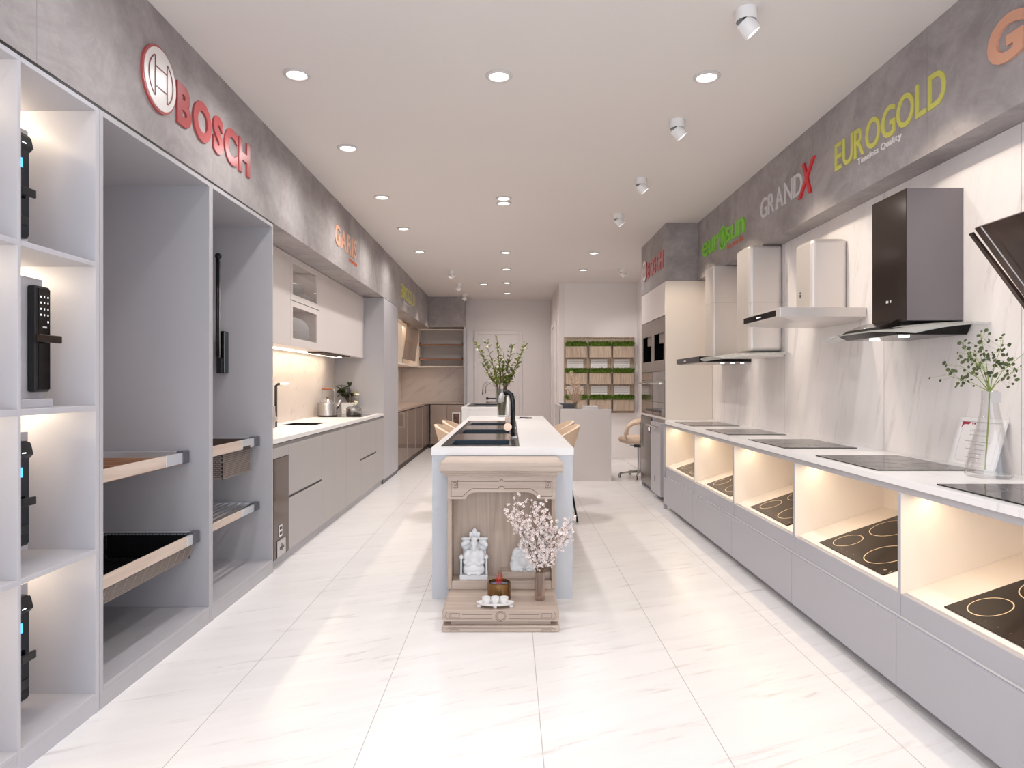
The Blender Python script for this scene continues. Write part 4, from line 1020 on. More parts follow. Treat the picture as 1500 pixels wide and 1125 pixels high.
for i, ch in enumerate('CERTIFICATE'):
    me = glyph_mesh(ch, 0, 0); s = .018
    vs = [cert.bm.verts.new((-.0066, -.085-(v.co.x*s+gmw), .172+v.co.y*s)) for v in me.vertices]
    for p in me.polygons: cert.bm.faces.new([vs[q] for q in p.vertices])
    gmw += (max(v.co.x for v in me.vertices)+.08)*s
P('heading', cert, M['ink'], t, local=True)
# ------------------------------------------------------------------ appliance tower
XT = 1.667
t = T('appliance_tower', (1.92,8.0,0), 'tall cabinet tower housing the built-in coffee machines and ovens', 'cabinet')
P('side_panel', MB().box(XT,2.168,7.34,7.362,0,2.398), M['cream'], t, bev=.001)
P('side_panel', MB().box(XT,2.168,8.678,8.70,0,2.398), M['grey'], t, bev=.001)
P('centre_post', MB().box(XT,2.168,8.012,8.028,0,2.032), M['steel'], t)
P('carcass', MB().box(XT+.03,2.168,7.363,8.677,2.033,2.398), M['grey'], t)
P('back_panel', MB().box(2.14,2.168,7.363,8.677,0,2.032), M['grey'], t)
P('upper_door', MB().box(XT,XT+.02,7.364,8.676,2.036,2.396), M['lacq'], t, bev=.002)
P('mid_rail', MB().box(XT,2.13,7.363,8.011,.90,.925).box(XT,2.13,8.029,8.677,.90,.925), M['lacq'], t)
cols = [(7.366,8.009,'right, nearer the camera'),(8.031,8.674,'left, farther from the camera')]
M['glossbrown'] = mat('oven_glass', srgb(96,84,78), .08, .35, coat=.5)
M['steelwarm'] = mat('warm_steel', srgb(168,156,150), .3, .85)
for a, b, wh in cols:
    t = T('coffee_machine', (1.9,(a+b)/2,1.43), 'built-in steel coffee machine in the tower, '+wh, 'coffee machine')
    k = MB(); z0, z1 = 1.43, 2.028; i0, i1, j0, j1 = a+.07, b-.07, 1.55, 1.86
    k.box(XT,2.10,a,b,z0,j0).box(XT,2.10,a,b,j1,z1).box(XT,2.10,a,i0,j0,j1).box(XT,2.10,i1,b,j0,j1)
    P('housing', k, M['steelwarm'], t, bev=.001)
    P('recess', MB().box(1.80,1.81,i0,i1,j0,j1), M['black'], t)
    P('recess_lining', MB().box(XT+.004,1.80,i0,i0+.004,j0,j1).box(XT+.004,1.80,i1-.004,i1,j0,j1).box(XT+.004,1.80,i0,i1,j1-.004,j1).box(XT+.004,1.80,i0,i1,j0,j0+.004), M['blackgl'], t)
    P('brew_head', MB().box(1.70,1.80,(a+b)/2-.12,(a+b)/2+.12,1.75,1.855), M['steelwarm'], t, bev=.004)
    P('spout', MB().box(1.72,1.79,(a+b)/2-.08,(a+b)/2-.02,1.57,1.75), M['steel'], t, bev=.004)
    P('control_display', MB().box(XT-.001,XT,a+.06,b-.06,1.90,2.0), M['steelwarm'], t)
    t = T('built_in_oven', (1.9,(a+b)/2,.926), 'built-in brown glass oven with bar handle in the tower, '+wh, 'oven')
    P('housing', MB().box(XT+.012,2.10,a,b,.928,1.428), M['steelwarm'], t)
    P('control_panel', MB().box(XT-.002,XT+.0115,a,b,1.335,1.426), M['glossbrown'], t, bev=.001)
    d = P('oven_door', MB().box(XT-.004,XT+.0115,a,b,.93,1.330), M['glossbrown'], t, bev=.001)
    P('vent_line', MB().box(XT-.0045,XT-.0038,a+.01,b-.01,1.08,1.085), M['black'], d)
    P('bar_handle', MB().tube([(XT-.045,a+.03,1.295),(XT-.045,b-.03,1.295)], .011, 12).tube([(XT-.045,a+.06,1.295),(XT-.004,a+.06,1.295)], .007, 8).tube([(XT-.045,b-.06,1.295),(XT-.004,b-.06,1.295)], .007, 8), M['chrome'], d, smooth='auto')
a, b, _ = cols[0]
t = T('dishwasher', (1.9,(a+b)/2,0), 'grey front dishwasher with chrome bar handle at the tower base', 'dishwasher')
P('housing', MB().box(XT+.012,2.10,a,b,.06,.896), M['steelwarm'], t); P('plinth', MB().box(XT+.03,2.1,a,b,0,.0595), M['capdark'], t)
d = P('door', MB().box(XT-.05,XT+.0115,a+.01,b-.13,.065,.86), M['grey'], t, bev=.002)
P('bar_handle', MB().tube([(XT-.09,a+.0,.82),(XT-.09,b-.1,.82)], .012, 12).tube([(XT-.09,a+.05,.82),(XT-.05,a+.05,.82)], .008, 8).tube([(XT-.09,b-.16,.82),(XT-.05,b-.16,.82)], .008, 8), M['chrome'], d, smooth='auto')
P('badge', MB().box(XT-.051,XT-.0502,a+.30,a+.32,.20,.26), M['black'], d)
a, b, _ = cols[1]
t = T('wine_cooler', (1.9,(a+b)/2,0), 'dark glass undercounter cooler with small lit display at the tower base', 'cooler')
P('housing', MB().box(XT+.012,2.10,a,b,.06,.896), M['steelwarm'], t); P('plinth', MB().box(XT+.03,2.1,a,b,0,.0595), M['capdark'], t)
d = P('glass_door', MB().box(XT-.012,XT+.0115,a+.002,b-.002,.065,.89), mat('cooler_glass', srgb(92,82,78), .12, .5), t, bev=.002)
P('lit_display', MB().box(XT-.014,XT-.0121,a+.06,a+.20,.70,.80), M['brown'], d); P('display_light', MB().box(XT-.0148,XT-.0141,a+.10,a+.15,.73,.77), M['key'], d)
P('bar_handle', MB().tube([(XT-.03,b-.05,.5),(XT-.03,b-.05,.8)], .007, 10).tube([(XT-.03,b-.05,.52),(XT-.012,b-.05,.52)], .005, 8).tube([(XT-.03,b-.05,.78),(XT-.012,b-.05,.78)], .005, 8), M['steel'], d)
S('trim_12', MB().box(1.90,2.168,8.705,11.69,0,.02), M['wall'])
# ================================================================== CENTRE
IX0, IX1, IY0, IY1 = -.478, .379, 4.1, 8.1
t = T('kitchen_island', (-.05,6.1,0), 'long white topped kitchen island with black sinks behind the wooden shrine', 'island')
# body set in a little under the stone; stone top has three cut-outs for the sinks
bz = .60
body = MB().box(IX0+.006,IX1-.006,IY0+.006,5.95,0,bz).box(-.17,.07,5.95,8.05,0,bz).box(IX0+.006,IX1-.006,8.05,IY1-.006,0,.866)
body.box(IX0+.006,IX1-.006,IY0+.006,IY0+.03,bz,.866).box(IX0+.006,IX0+.026,IY0+.03,5.95,bz,.866).box(IX1-.026,IX1-.006,IY0+.03,5.95,bz,.866).box(.09,IX1-.026,IY0+.03,5.95,bz,.866)
P('body', body, M['islandbody'], t)
sx0, sx1 = -.427, .054
sinks = [(4.19,5.15),(5.17,6.17),(6.19,6.96)]
bowls = [(4.235,4.60),(5.215,5.62),(6.235,6.56)]
bx0, bx1 = sx0+.045, sx1-.055
top = MB(); zt = (.8665,.91)
top.box(IX0,bx0,IY0,IY1,*zt).box(bx1,IX1,IY0,IY1,*zt)
ys = [IY0]
for b0, b1 in bowls: ys += [b0, b1]
ys.append(IY1)
for i in range(0, len(ys), 2): top.box(bx0,bx1,ys[i],ys[i+1],*zt)
P('stone_top', top, M['stone'], t)
nmz = ['nearest the camera','middle','farthest']
for n, ((s0, s1), (b0, b1)) in enumerate(zip(sinks, bowls)):
    t = T('drainboard_sink', ((sx0+sx1)/2,(s0+s1)/2,.910), 'black composite sink with drainboard on the island, %s of the three' % nmz[n], 'sink', 'black sinks on the island')
    z0, z1 = .9102, .9155
    k = MB(); k.box(sx0,sx1,s0,b0,z0,z1).box(sx0,bx0,b0,b1,z0,z1).box(bx1,sx1,b0,b1,z0,z1).box(sx0,sx1,b1,s1,z0,z1)
    P('rim', k, M['sink'], t)
    k = MB(); e = .001; w = .008; zb = .70
    k.box(bx0+e,bx1-e,b0+e,b1-e,zb,zb+w).box(bx0+e,bx0+w,b0+e,b1-e,zb+w,z1-.001).box(bx1-w,bx1-e,b0+e,b1-e,zb+w,z1-.001).box(bx0+w,bx1-w,b0+e,b0+w,zb+w,z1-.001).box(bx0+w,bx1-w,b1-w,b1-e,zb+w,z1-.001)
    P('bowl', k, M['sinkbowl'], t)
    P('drainboard', MB().box(sx0+.03,bx1,b1+.02,s1-.02,z1+.0001,z1+.0016), M['sinkdeck'], t)
    P('drain', MB().cyl(((bx0+bx1)/2,(b0+b1)/2,zb+w), .035, .006, 20), M['black'], t)
    P('overflow', MB().box((bx0+bx1)/2-.012,(bx0+bx1)/2+.012,b1-w-.002,b1-w,.87,.885), M['black'], t)
def tall_faucet(x, y, h, label):
    t = T('kitchen_faucet', (x,y,.9155), label, 'faucet')
    P('base_ring', MB().cyl((x,y,.9157), .03, .012, 20), M['chrome'], t)
    P('riser', MB().tube([(x,y,.928),(x,y,.915+h*.8),(x-.01,y,.915+h*.95),(x-.035,y,.915+h),(x-.065,y,.915+h-.005)], .017, 14), M['black'], t, smooth=True)
    P('spray_head', MB().tube([(x-.066,y,.915+h-.006),(x-.085,y,.915+h-.03),(x-.088,y,.915+h-.075)], .014, 12), M['ssilver'], t, smooth=True)
    P('hose_rod', MB().tube([(x-.035,y,1.0),(x-.035,y,.915+h-.03)], .008, 10), M['white'], t, smooth=True)
    k = P('lever', MB().tube([(x,y,.99),(x-.03,y-.03,.995)], .012, 10), M['black'], t)
    P('lever_cap', MB().cyl((x-.035,y-.035,.995), .028, -.012, 20, 'Y'), mat('rose_gold', srgb(190,160,140), .25, .8), k)
    return t
tall_faucet(.015, 4.78, .32, 'tall black faucet with white spray rod at the nearest island sink')
tall_faucet(.015, 5.75, .30, 'tall black faucet at the middle island sink')
# vase with branches
def vase(t, cx, cy, z, r0, r1, h, mt, ribs=0):
    n = 32
    mb = MB(); prof = [(r0*.9,0),(r0,.008),(r0*.95,h*.3),((r0+r1)/2,h*.65),(r1,h),(r1-.004,h),((r0+r1)/2-.005,h*.65),(r0*.95-.005,h*.3),(r0-.007,.02),(0,.016)]
    mb.lathe([(0,0)]+prof, (cx,cy,z), n)
    P('vase_body', mb, mt, t, smooth='auto')
t = T('glass_vase', (-.1,7.85,.91), 'clear glass vase at the rear end of the island', 'vase')
vase(t, -.1, 7.85, .9105, .055, .075, .32, M['glassedge'])
br = T('branch_bouquet', (-.1,7.85,.93), 'tall leafy green branches with white buds in the island vase', 'branches')
rr = random.Random(5); st = MB(); lv = MB(); fl = MB()
o = Vector((-.1,7.85,.93))
tips = [(-.30,.82,.02),(-.19,.86,-.05),(-.06,.90,.03),(.02,.72,.0),(.12,.80,.04),(.28,.82,-.02),(.20,.62,.05),(-.22,.60,.02),(-.02,.60,-.06),(.10,.55,-.03)]
for dx, dz, dy in tips:
    c1 = o+Vector((dx*.12+.02*(1 if dx>0 else -1),dy*.2,.32)); c2 = o+Vector((dx*.55,dy*.6,dz*.68)); e = o+Vector((dx,dy,dz))
    pts = [o+Vector((dx*.1,0,0)), c1, c1.lerp(c2,.5)+Vector((rr.uniform(-.02,.02),0,0)), c2, e]
    st.tube(pts, .005, 6, rs=[.007,.006,.005,.004,.002])
    for j in range(80):
        f = rr.uniform(.0,1); base = (c1.lerp(c2, f*2) if f < .5 else c2.lerp(e, (f-.5)*2))
        if base.z < o.z+.34: continue
        d = Vector((rr.uniform(-1,1), rr.uniform(-1,1), rr.uniform(-.2,1)))
        leaf(lv, base+d*rr.uniform(0,.02), rr.uniform(.035,.065), .026, d, bend=.1)
    for j in range(1):
        p = e.lerp(c2, rr.uniform(0,.8))+Vector((rr.uniform(-.03,.03),-.02,rr.uniform(-.02,.02)))
        fl.ball(p, .014, seg=8)
P('stems', st, M['stem'], br); P('leaves', lv, M['leaf'], br)['kind'] = 'stuff'; P('buds', fl, M['petaly'], br)['kind'] = 'stuff'
# small items on the island
t = P('booklet', MB().box(-.20,.0,7.30,7.62,.9105,.9165), M['paper'], None); tag(t, 'white booklet lying on the island before the vase', 'booklet')
t = T('remote_control', (.16,7.5,.91), 'small black remote lying on the island right of the faucets', 'remote control')
P('body', MB().box(.13,.20,7.42,7.58,.9105,.924,rz=.5), M['black'], t, bev=.003)
P('cable', MB().tube([(.06,7.5,.914),(.09,7.45,.914),(.13,7.48,.914)], .004, 6), M['capdark'], t)
P('notepad', MB().box(.05,.22,7.36,7.66,.9101,.911), M['paper'], None); tag(bpy.data.objects[-1] if False else COL.objects[-1], 'white sheet under the black remote on the island', 'paper')
# ------------------------------------------------------------------ bar stools
def stool(x, y, rz, label):
    t = T('bar_stool', (0,0,0), label, 'stool', 'tan shell bar stools')
    mb = MB(); n = 20; m = 8; g = []
    # tub shell: back at +x side (local), open towards -x
    for i in range(n+1):
        a = math.radians(-115+230*i/n)
        hh = .27*max(0, math.cos(a*.5))**1.6+.03
        col = []
        for j in range(m+1):
            v = j/m; rr_ = .17+.055*v**.7
            col.append(Vector((rr_*math.cos(a)+.04*v*math.cos(a), rr_*1.08*math.sin(a), .60+hh*v)))
        g.append(col)
    V = [[mb.bm.verts.new(p) for p in c] for c in g]
    W = [[mb.bm.verts.new((p.x*.9,p.y*.9,p.z+.004)) for p in c] for c in g]
    for i in range(n):
        for j in range(m):
            mb.bm.faces.new((V[i][j],V[i+1][j],V[i+1][j+1],V[i][j+1])); mb.bm.faces.new((W[i][j],W[i][j+1],W[i+1][j+1],W[i+1][j]))
        mb.bm.faces.new((V[i][m],V[i+1][m],W[i+1][m],W[i][m])); mb.bm.faces.new((V[i][0],W[i][0],W[i+1][0],V[i+1][0]))
    for j in range(m): mb.bm.faces.new((V[0][j],V[0][j+1],W[0][j+1],W[0][j])); mb.bm.faces.new((V[n][j],W[n][j],W[n][j+1],V[n][j+1]))
    P('backrest', mb, M['tan'], t, local=True, smooth='auto')
    P('seat', MB().lathe([(0,.57),(.15,.575),(.185,.6),(.185,.625),(.15,.645),(0,.65)], (0,0,0), 28), M['tan'], t, local=True, smooth=True)
    for sx in (-1,1):
        for sy in (-1,1):
            P('leg', MB().tube([(sx*.11,sy*.11,.575),(sx*.2,sy*.2,.0)], .010, 8), M['black'], t, local=True)
    k = MB(); c = [(sx*.17,sy*.17,.22) for sx, sy in ((-1,-1),(1,-1),(1,1),(-1,1))]
    for i in range(4): k.tube([c[i], c[(i+1)%4]], .008, 6)
    c = [(sx*.125,sy*.125,.5) for sx, sy in ((-1,-1),(1,-1),(1,1),(-1,1))]
    for i in range(4): k.tube([c[i], c[(i+1)%4]], .008, 6)
    P('footrest', k, M['black'], t, local=True)
    t.location = (x,y,0); t.rotation_euler[2] = rz
    return t
s0 = stool(.405, 6.55, 0, 'tan shell bar stool right of the island, nearer one'); s0.rotation_euler[2] = .1
a_ = dup(s0, (.41,7.2,0), 'tan shell bar stool right of the island, farther one', rz=.1)
a_ = dup(s0, (-.475,6.6,0), 'tan shell bar stool left of the island, nearer one', rz=PI-.1)
a_ = dup(s0, (-.47,7.3,0), 'tan shell bar stool left of the island, farther one', rz=PI-.1)
# ------------------------------------------------------------------ rear sink counter
t = T('sink_counter', (-.41,11.9,0), 'small white sink counter standing behind the island', 'counter')
P('body', MB().box(-.795,-.035,11.106,12.9,0,.868), M['stone'], t); P('stone_top', MB().box(-.80,-.03,11.1,12.95,.8685,.91), M['stone'], t, bev=.002)
t = T('drainboard_sink', (-.45,12.0,.9105), 'black sink set on the small rear counter', 'sink')
k = MB(); k.box(-.72,-.10,11.3,11.4,.9105,.93).box(-.72,-.62,11.4,12.0,.9105,.93).box(-.2,-.10,11.4,12.0,.9105,.93).box(-.72,-.10,12.0,12.6,.9105,.93)
P('rim', k, M['sink'], t, bev=.003); P('bowl', MB().box(-.62,-.2,11.4,12.0,.9105,.914), M['sinkbowl'], t)
t = T('gooseneck_faucet', (-.22,11.75,.93), 'steel gooseneck faucet with two levers on the rear counter', 'faucet')
x = -.22; arc = [(x,11.75,.931),(x,11.75,1.2)]+[(x-.13+.13*math.cos(a),11.75,1.2+.13*math.sin(a)) for a in [PI*i/10 for i in range(1,11)]]+[(x-.26,11.75,1.1)]
P('spout', MB().tube(arc, .013, 12), M['steel'], t, smooth=True)
P('inner_hose', MB().tube([(x-.03,11.73,.97),(x-.03,11.73,1.2)]+[(x-.12+.09*math.cos(a),11.73,1.2+.095*math.sin(a)) for a in [PI*i/10 for i in range(1,11)]]+[(x-.21,11.73,1.12)], .009, 10), M['steelwarm'], t, smooth=True)
for z in (.975,1.035): P('lever', MB().tube([(x,11.74,z),(x-.2,11.70,z)], .010, 8).cyl((x-.2,11.70,z), .022, .04, 14, 'X'), M['black'] if z > 1 else M['steelwarm'], t)
# ------------------------------------------------------------------ reception desk, planter wall, chair
t = T('reception_desk', (1.0,9.5,0), 'white fronted reception desk standing before the planter wall', 'desk')
P('front_panel', MB().box(.662,1.33,9.03,9.06,0,.957), M['lacq'], t, bev=.003)
P('side_panel', MB().box(.65,.70,9.16,10.07,0,1.0), M['beigegrey'], t)
P('recess', MB().box(.68,1.30,9.0605,9.159,0,.93), M['capdark'], t)
P('desk_top', MB().box(.7005,1.33,9.16,10.07,.90,.93), M['capdark'], t); P('back_upstand', MB().box(.701,.95,9.98,10.07,.9305,1.0), M['capdark'], t)
P('desk_leg', MB().box(1.29,1.33,9.16,10.05,0,.8995), M['lacq'], t)
t = P('paper_tray', MB().box(1.0,1.18,9.1,9.3,.9575,.985), M['white'], None, bev=.003) if False else P('paper_tray', MB().box(.98,1.18,9.2,9.45,.9305,.988), M['white'], None, bev=.003)
tag(t, 'white box lying on the reception desk', 'box')
t = T('pampas_vase', (.90,9.5,.93), 'small clear vase on the reception desk', 'vase')
vase(t, .90, 9.5, .9305, .03, .026, .10, M['glassedge'])
br = T('pampas_bouquet', (.90,9.5,.94), 'dried beige pampas plumes standing on the reception desk', 'dried grass')
rr = random.Random(9); st = MB(); pl = MB(); o = Vector((.90,9.5,.945))
for dx, dy, h in ((-.06,0,.50),(.0,.03,.42),(.05,.0,.36),(.09,-.02,.26),(-.11,.02,.28),(.03,-.03,.30)):
    e = o+Vector((dx,dy,h)); st.tube([o, o+Vector((dx*.2,dy*.3,h*.35)), e], .004, 5, rs=[.005,.004,.002])
    if abs(dx+.06) < .01 and h > .45:
        cnt = 160
    else: cnt = 170
    for j in range(cnt):
        f = rr.uniform(.25,1.02); b = o.lerp(e, f)
        d = Vector((rr.uniform(-1,1), rr.uniform(-1,1), rr.uniform(.1,1.2))).normalized()*rr.uniform(.03,.075)*(1.15-f*.5)
        pl.tube([b, b+d*.6, b+d+Vector((0,0,-.012))], .0018, 3, cap=False)
P('stems', st, mat('dried_stem', srgb(150,104,80), .7), br); P('plumes', pl, M['pampas'], br)['kind'] = 'stuff'
# planter wall
t = T('planter_wall', (1.51,11.6,.78), 'wooden wall frame with nine mossy planter boxes', 'wall planter')
px0, px1, pz0, pz1 = .911, 2.115, .786, 2.087
k = MB(); k.box(px0,px1,11.675,11.695,pz0,pz1)
P('backboard', k, M['planterwood'], t)
k = MB()
for x in (px0, 1.305, 1.712, px1-.02): k.box(x,x+.02,11.66,11.675,pz0,pz1)
for z in (pz0, pz1-.02): k.box(px0+.0201,px1-.0201,11.66,11.6749,z,z+.02)
P('frame', k, M['planterwood'], t)
rr = random.Random(2)
for ci, (xa, xb) in enumerate(((.937,1.292),(1.335,1.70),(1.738,2.088))):
    for ri in range(3):
        zb = 1.73-.452*ri
        bx = P('planter_box', MB().box(xa,xb,11.56,11.674,zb,zb+.19), M['planterwood'], t, bev=.003)
        mo = MB(); mo.box(xa+.012,xb-.012,11.57,11.66,zb+.1905,zb+.215)
        for j in range(620):
            b = Vector((rr.uniform(xa+.005,xb-.005), rr.uniform(11.54,11.65), zb+.185+rr.uniform(0,.045)))
            leaf(mo, b, rr.uniform(.04,.075), .02, (rr.uniform(-.4,.4), rr.uniform(-.6,.2), rr.uniform(.5,1)))
        P('moss', mo, M['moss'], bx)['kind'] = 'stuff'
        if ri < 3:
            k = MB()
            for j in range(4): k.box(xa+.03,xb-.05,11.66,11.6745,zb-.03-.038*j-.03,zb-.03-.038*j+.004)
            if zb > .9: P('white_slats', k, M['paper'], t)
# office chair (partly behind the tower)
t = T('office_chair', (1.62,9.35,0), 'tan leather office chair with curved armrests behind the oven tower', 'chair')
cx, cy = 1.66, 9.4
mb = MB(); mb.lathe([(0,0),(.19,.0),(.265,.02),(.285,.05),(.27,.085),(.2,.105),(0,.11)], (cx,cy,.47), 28)
P('seat', mb, M['tan'], t, smooth=True)
P('backrest', MB().hexa([(cx+.20,cy-.22,.56),(cx+.26,cy-.22,.56),(cx+.26,cy+.22,.56),(cx+.20,cy+.22,.56)], [(cx+.28,cy-.24,1.05),(cx+.34,cy-.24,1.05),(cx+.34,cy+.24,1.05),(cx+.28,cy+.24,1.05)]), M['tan'], t, bev=.025, seg=4)
for sy in (-1,1):
    y = cy+sy*.26
    pts = [(cx-.17,y,.56),(cx-.175,y,.62),(cx-.15,y,.70),(cx-.08,y,.755),(cx+.02,y,.775),(cx+.14,y,.77),(cx+.27,y,.755)]
    P('armrest', MB().tube(pts, .024, 12, rs=[.016,.022,.026,.027,.026,.024,.02]), M['tan'], t, smooth=True)
    P('arm_support', MB().tube([(cx-.17,y,.57),(cx-.14,cy+sy*.2,.50)], .012, 8), M['steel'], t)
P('tilt_mechanism', MB().box(cx-.07,cx+.09,cy-.07,cy+.07,.42,.47).tube([(cx-.02,cy-.06,.44),(cx-.12,cy-.12,.455)], .006, 6), M['black'], t)
P('gas_column', MB().cyl((cx,cy,.08), .025, .34, 16), M['chrome'], t, smooth='auto')
P('star_base', MB().cyl((cx,cy,.07), .04, .03, 16), M['steel'], t)
for i in range(5):
    a = 2*PI*i/5+math.radians(192); ex, ey = cx+.27*math.cos(a), cy+.27*math.sin(a)
    lg = P('base_arm', MB().tube([(cx+.03*math.cos(a),cy+.03*math.sin(a),.085),(ex,ey,.06)], .014, 8, rs=[.018,.012]), M['steel'], t, smooth=True)
    P('caster', MB().cyl((ex-.012,ey,.028), .027, .01, 16, 'X').cyl((ex+.004,ey,.028), .027, .01, 16, 'X'), M['black'], lg)
t.rotation_euler[2] = math.radians(-12); t.location.x += .10
# ------------------------------------------------------------------ wooden shrine in front of the island
ax = -.052
t = T('wooden_shrine', (ax,3.85,0), 'bleached wood household shrine with carved apron before the island', 'shrine')
def outline_box(mb, hw, z0, z1, y0, y1, ch): # chamfered plan plate
    mb.prism([(ax-hw+ch,z0),(ax+hw-ch,z0),(ax+hw,z0+ch),(ax+hw,z1-ch),(ax+hw-ch,z1),(ax-hw+ch,z1),(ax-hw,z1-ch),(ax-hw,z0+ch)], y1-y0, 'Y', y0)
k = MB(); outline_box(k, .306, .055, .115, 3.56, 4.09, .012); P('platform', k, M['altar'], t, bev=.004)
P('plinth', MB().box(ax-.305,ax+.305,3.56,4.09,0,.034), M['altar'], t, bev=.004)
P('plinth_neck', MB().box(ax-.262,ax+.262,3.585,4.08,.034,.055), M['altar'], t)
for s in (-1,1): P('side_post', MB().box(ax+s*.298-.012,ax+s*.298+.012,3.92,4.09,.1155,.70), M['altarv'], t, bev=.002)
P('back_board', MB().box(ax-.286,ax+.286,4.06,4.09,.1155,.70), M['altarv'], t)
P('step', MB().box(ax-.285,ax+.285,3.915,4.059,.1155,.165), M['altar'], t, bev=.003)
P('raised_step', MB().box(ax+.0,ax+.285,3.955,4.059,.1655,.205), M['altar'], t, bev=.003)
k = MB(); # carved apron with arched cut-out
zt, zb = .765, .635
pts = [(-.31,zb),(-.31,zt),(.31,zt),(.31,zb),(.205,zb),(.193,zb+.022),(.17,zb+.036),(.14,zb+.04),(-.14,zb+.04),(-.17,zb+.036),(-.193,zb+.022),(-.205,zb)]
k.prism([(ax+u,v) for u,v in pts][::-1], .02, 'Y', 3.90); P('apron', k, M['altar'], t, bev=.002)
def line(mb, pts, y, w=.0035, d=.0008):
    for (a,b),(c,e) in zip(pts, pts[1:]):
        L = math.hypot(c-a,e-b); nx, nz = -(e-b)/L*w/2, (c-a)/L*w/2
        mb.prism([(ax+a+nx,b+nz),(ax+a-nx,b-nz),(ax+c-nx,e-nz),(ax+c+nx,e+nz)], d, 'Y', y-d)
g = MB(); g2 = MB()
for s in (-1,1):
    line(g, [(0,.748),(s*.006,.748),(s*.006,.742),(s*.018,.738),(s*.288,.738),(s*.288,.652),(s*.222,.652),(s*.19,.683),(s*.165,.696),(s*.018,.696),(s*.012,.708),(0,.710)], 3.90)
    line(g, [(s*.25,.745),(s*.25,.70),(s*.278,.70),(s*.278,.733),(s*.259,.733),(s*.259,.712),(s*.268,.712),(s*.268,.724)], 3.90)
    line(g2, [(s*.215,.075),(s*.265,.075),(s*.265,.098),(s*.215,.098),(s*.215,.075)], 3.56, .002)
    line(g2, [(s*.045,.092),(s*.2,.092)], 3.56, .002); line(g2, [(s*.045,.07),(s*.28,.068),(s*.29,.08),(s*.28,.106)], 3.56, .002)
    line(g2, [(s*.215,.004),(s*.215,.012),(s*.262,.012),(s*.262,.004)], 3.56, .002); line(g2, [(0,.022),(s*.27,.022),(s*.285,.012)], 3.56, .002)
g2.ring((ax,3.5597,.083), .02, .0012, 24, 4, 'Y'); g2.ring((ax,3.5597,.083), .027, .001, 24, 4, 'Y')
P('carved_lines', g, M['groove'], t); P('carved_lines', g2, M['groove'], t)
P('neck_molding', MB().box(ax-.316,ax+.316,3.89,4.09,.766,.776).box(ax-.326,ax+.326,3.88,4.09,.776,.79), M['altar'], t, bev=.003)
k = MB(); k.hexa([(ax-.345,3.86,.7905),(ax+.345,3.86,.7905),(ax+.345,4.095,.7905),(ax-.345,4.095,.7905)], [(ax-.348,3.855,.80),(ax+.348,3.855,.80),(ax+.348,4.095,.80),(ax-.348,4.095,.80)])
k.box(ax-.348,ax+.348,3.855,4.095,.80,.848); k.hexa([(ax-.348,3.855,.848),(ax+.348,3.855,.848),(ax+.348,4.095,.848),(ax-.348,4.095,.848)], [(ax-.328,3.885,.862),(ax+.328,3.885,.862),(ax+.328,4.095,.862),(ax-.328,4.095,.862)])
P('cornice', k, M['altar'], t, bev=.006, seg=3)
# figurines: one smooth surface grown from overlapping forms
def blob(name, parent, forms, mt, vox=.0035, boxes=()):
    mb = MB()
    for c, r, s, *rot in forms:
        mb.ball(c, r, *s, seg=20, rot=rot[0] if rot else None)
    for b in boxes: mb.box(*b)
    o = P(name, mb, mt, parent)
    m = o.modifiers.new('remesh', 'REMESH'); m.mode = 'VOXEL'; m.voxel_size = vox; m.use_smooth_shade = True
    s = o.modifiers.new('smooth', 'SMOOTH'); s.iterations = 3; s.factor = .5
    return o
R = lambda a, ax_='Y': Matrix.Rotation(math.radians(a),3,ax_)
fx, fy, fz0 = -.213, 3.99, .1655
f = T('seated_figurine', (fx,fy,fz0), 'white seated deity figurine on a carved throne, left in the shrine', 'figurine')
P('throne_base', MB().box(fx-.081,fx+.081,fy-.055,fy+.05,fz0,fz0+.026), M['ceramic'], f, bev=.003)
th = MB(); z = fz0+.0262
th.box(fx-.078,fx-.068,fy-.045,fy+.045,z,z+.10).box(fx+.068,fx+.078,fy-.045,fy+.045,z,z+.10).box(fx-.068,fx+.068,fy+.035,fy+.045,z,z+.16)
P('throne_sides', th, M['ceramic'], f, bev=.004)
forms = [((fx,fy+.04,z+.205),.022,(.9,.5,2.2))]
for s in (-1,1):
    forms += [((fx+s*.05,fy+.04,z+.165),.03,(1.05,.5,.55),R(s*12)),((fx+s*.052,fy+.038,z+.19),.024,(1.3,.5,.45)),((fx+s*.052,fy+.038,z+.135),.024,(1.1,.5,.7),R(s*-30)),((fx+s*.022,fy+.04,z+.212),.013,(.9,.6,1.5),R(s*12)),((fx+s*.073,fy-.04,z+.10),.012,(1,1,1.3)),((fx+s*.066,fy+.03,z+.155),.016,(1,.6,1))]
blob('throne_back', f, forms, M['ceramic'])
forms = [((fx,fy-.005,z+.075),.05,(1.05,.75,1.15)),((fx,fy-.02,z+.075),.036,(1.1,.9,.9)),((fx,fy,z+.135),.026,(.95,.9,1.1)),((fx,fy-.005,z+.172),.0225,(.95,1,1.15)),((fx,fy-.025,z+.168),.0045,(1,1,1.3)),((fx,fy-.02,z+.150),.012,(1,.8,1.6)),
         ((fx,fy+.004,z+.198),.021,(1.0,.9,.75)),((fx,fy-.03,z+.03),.052,(1.15,.65,.62)),((fx,fy-.035,z+.012),.05,(1.2,.6,.3))]
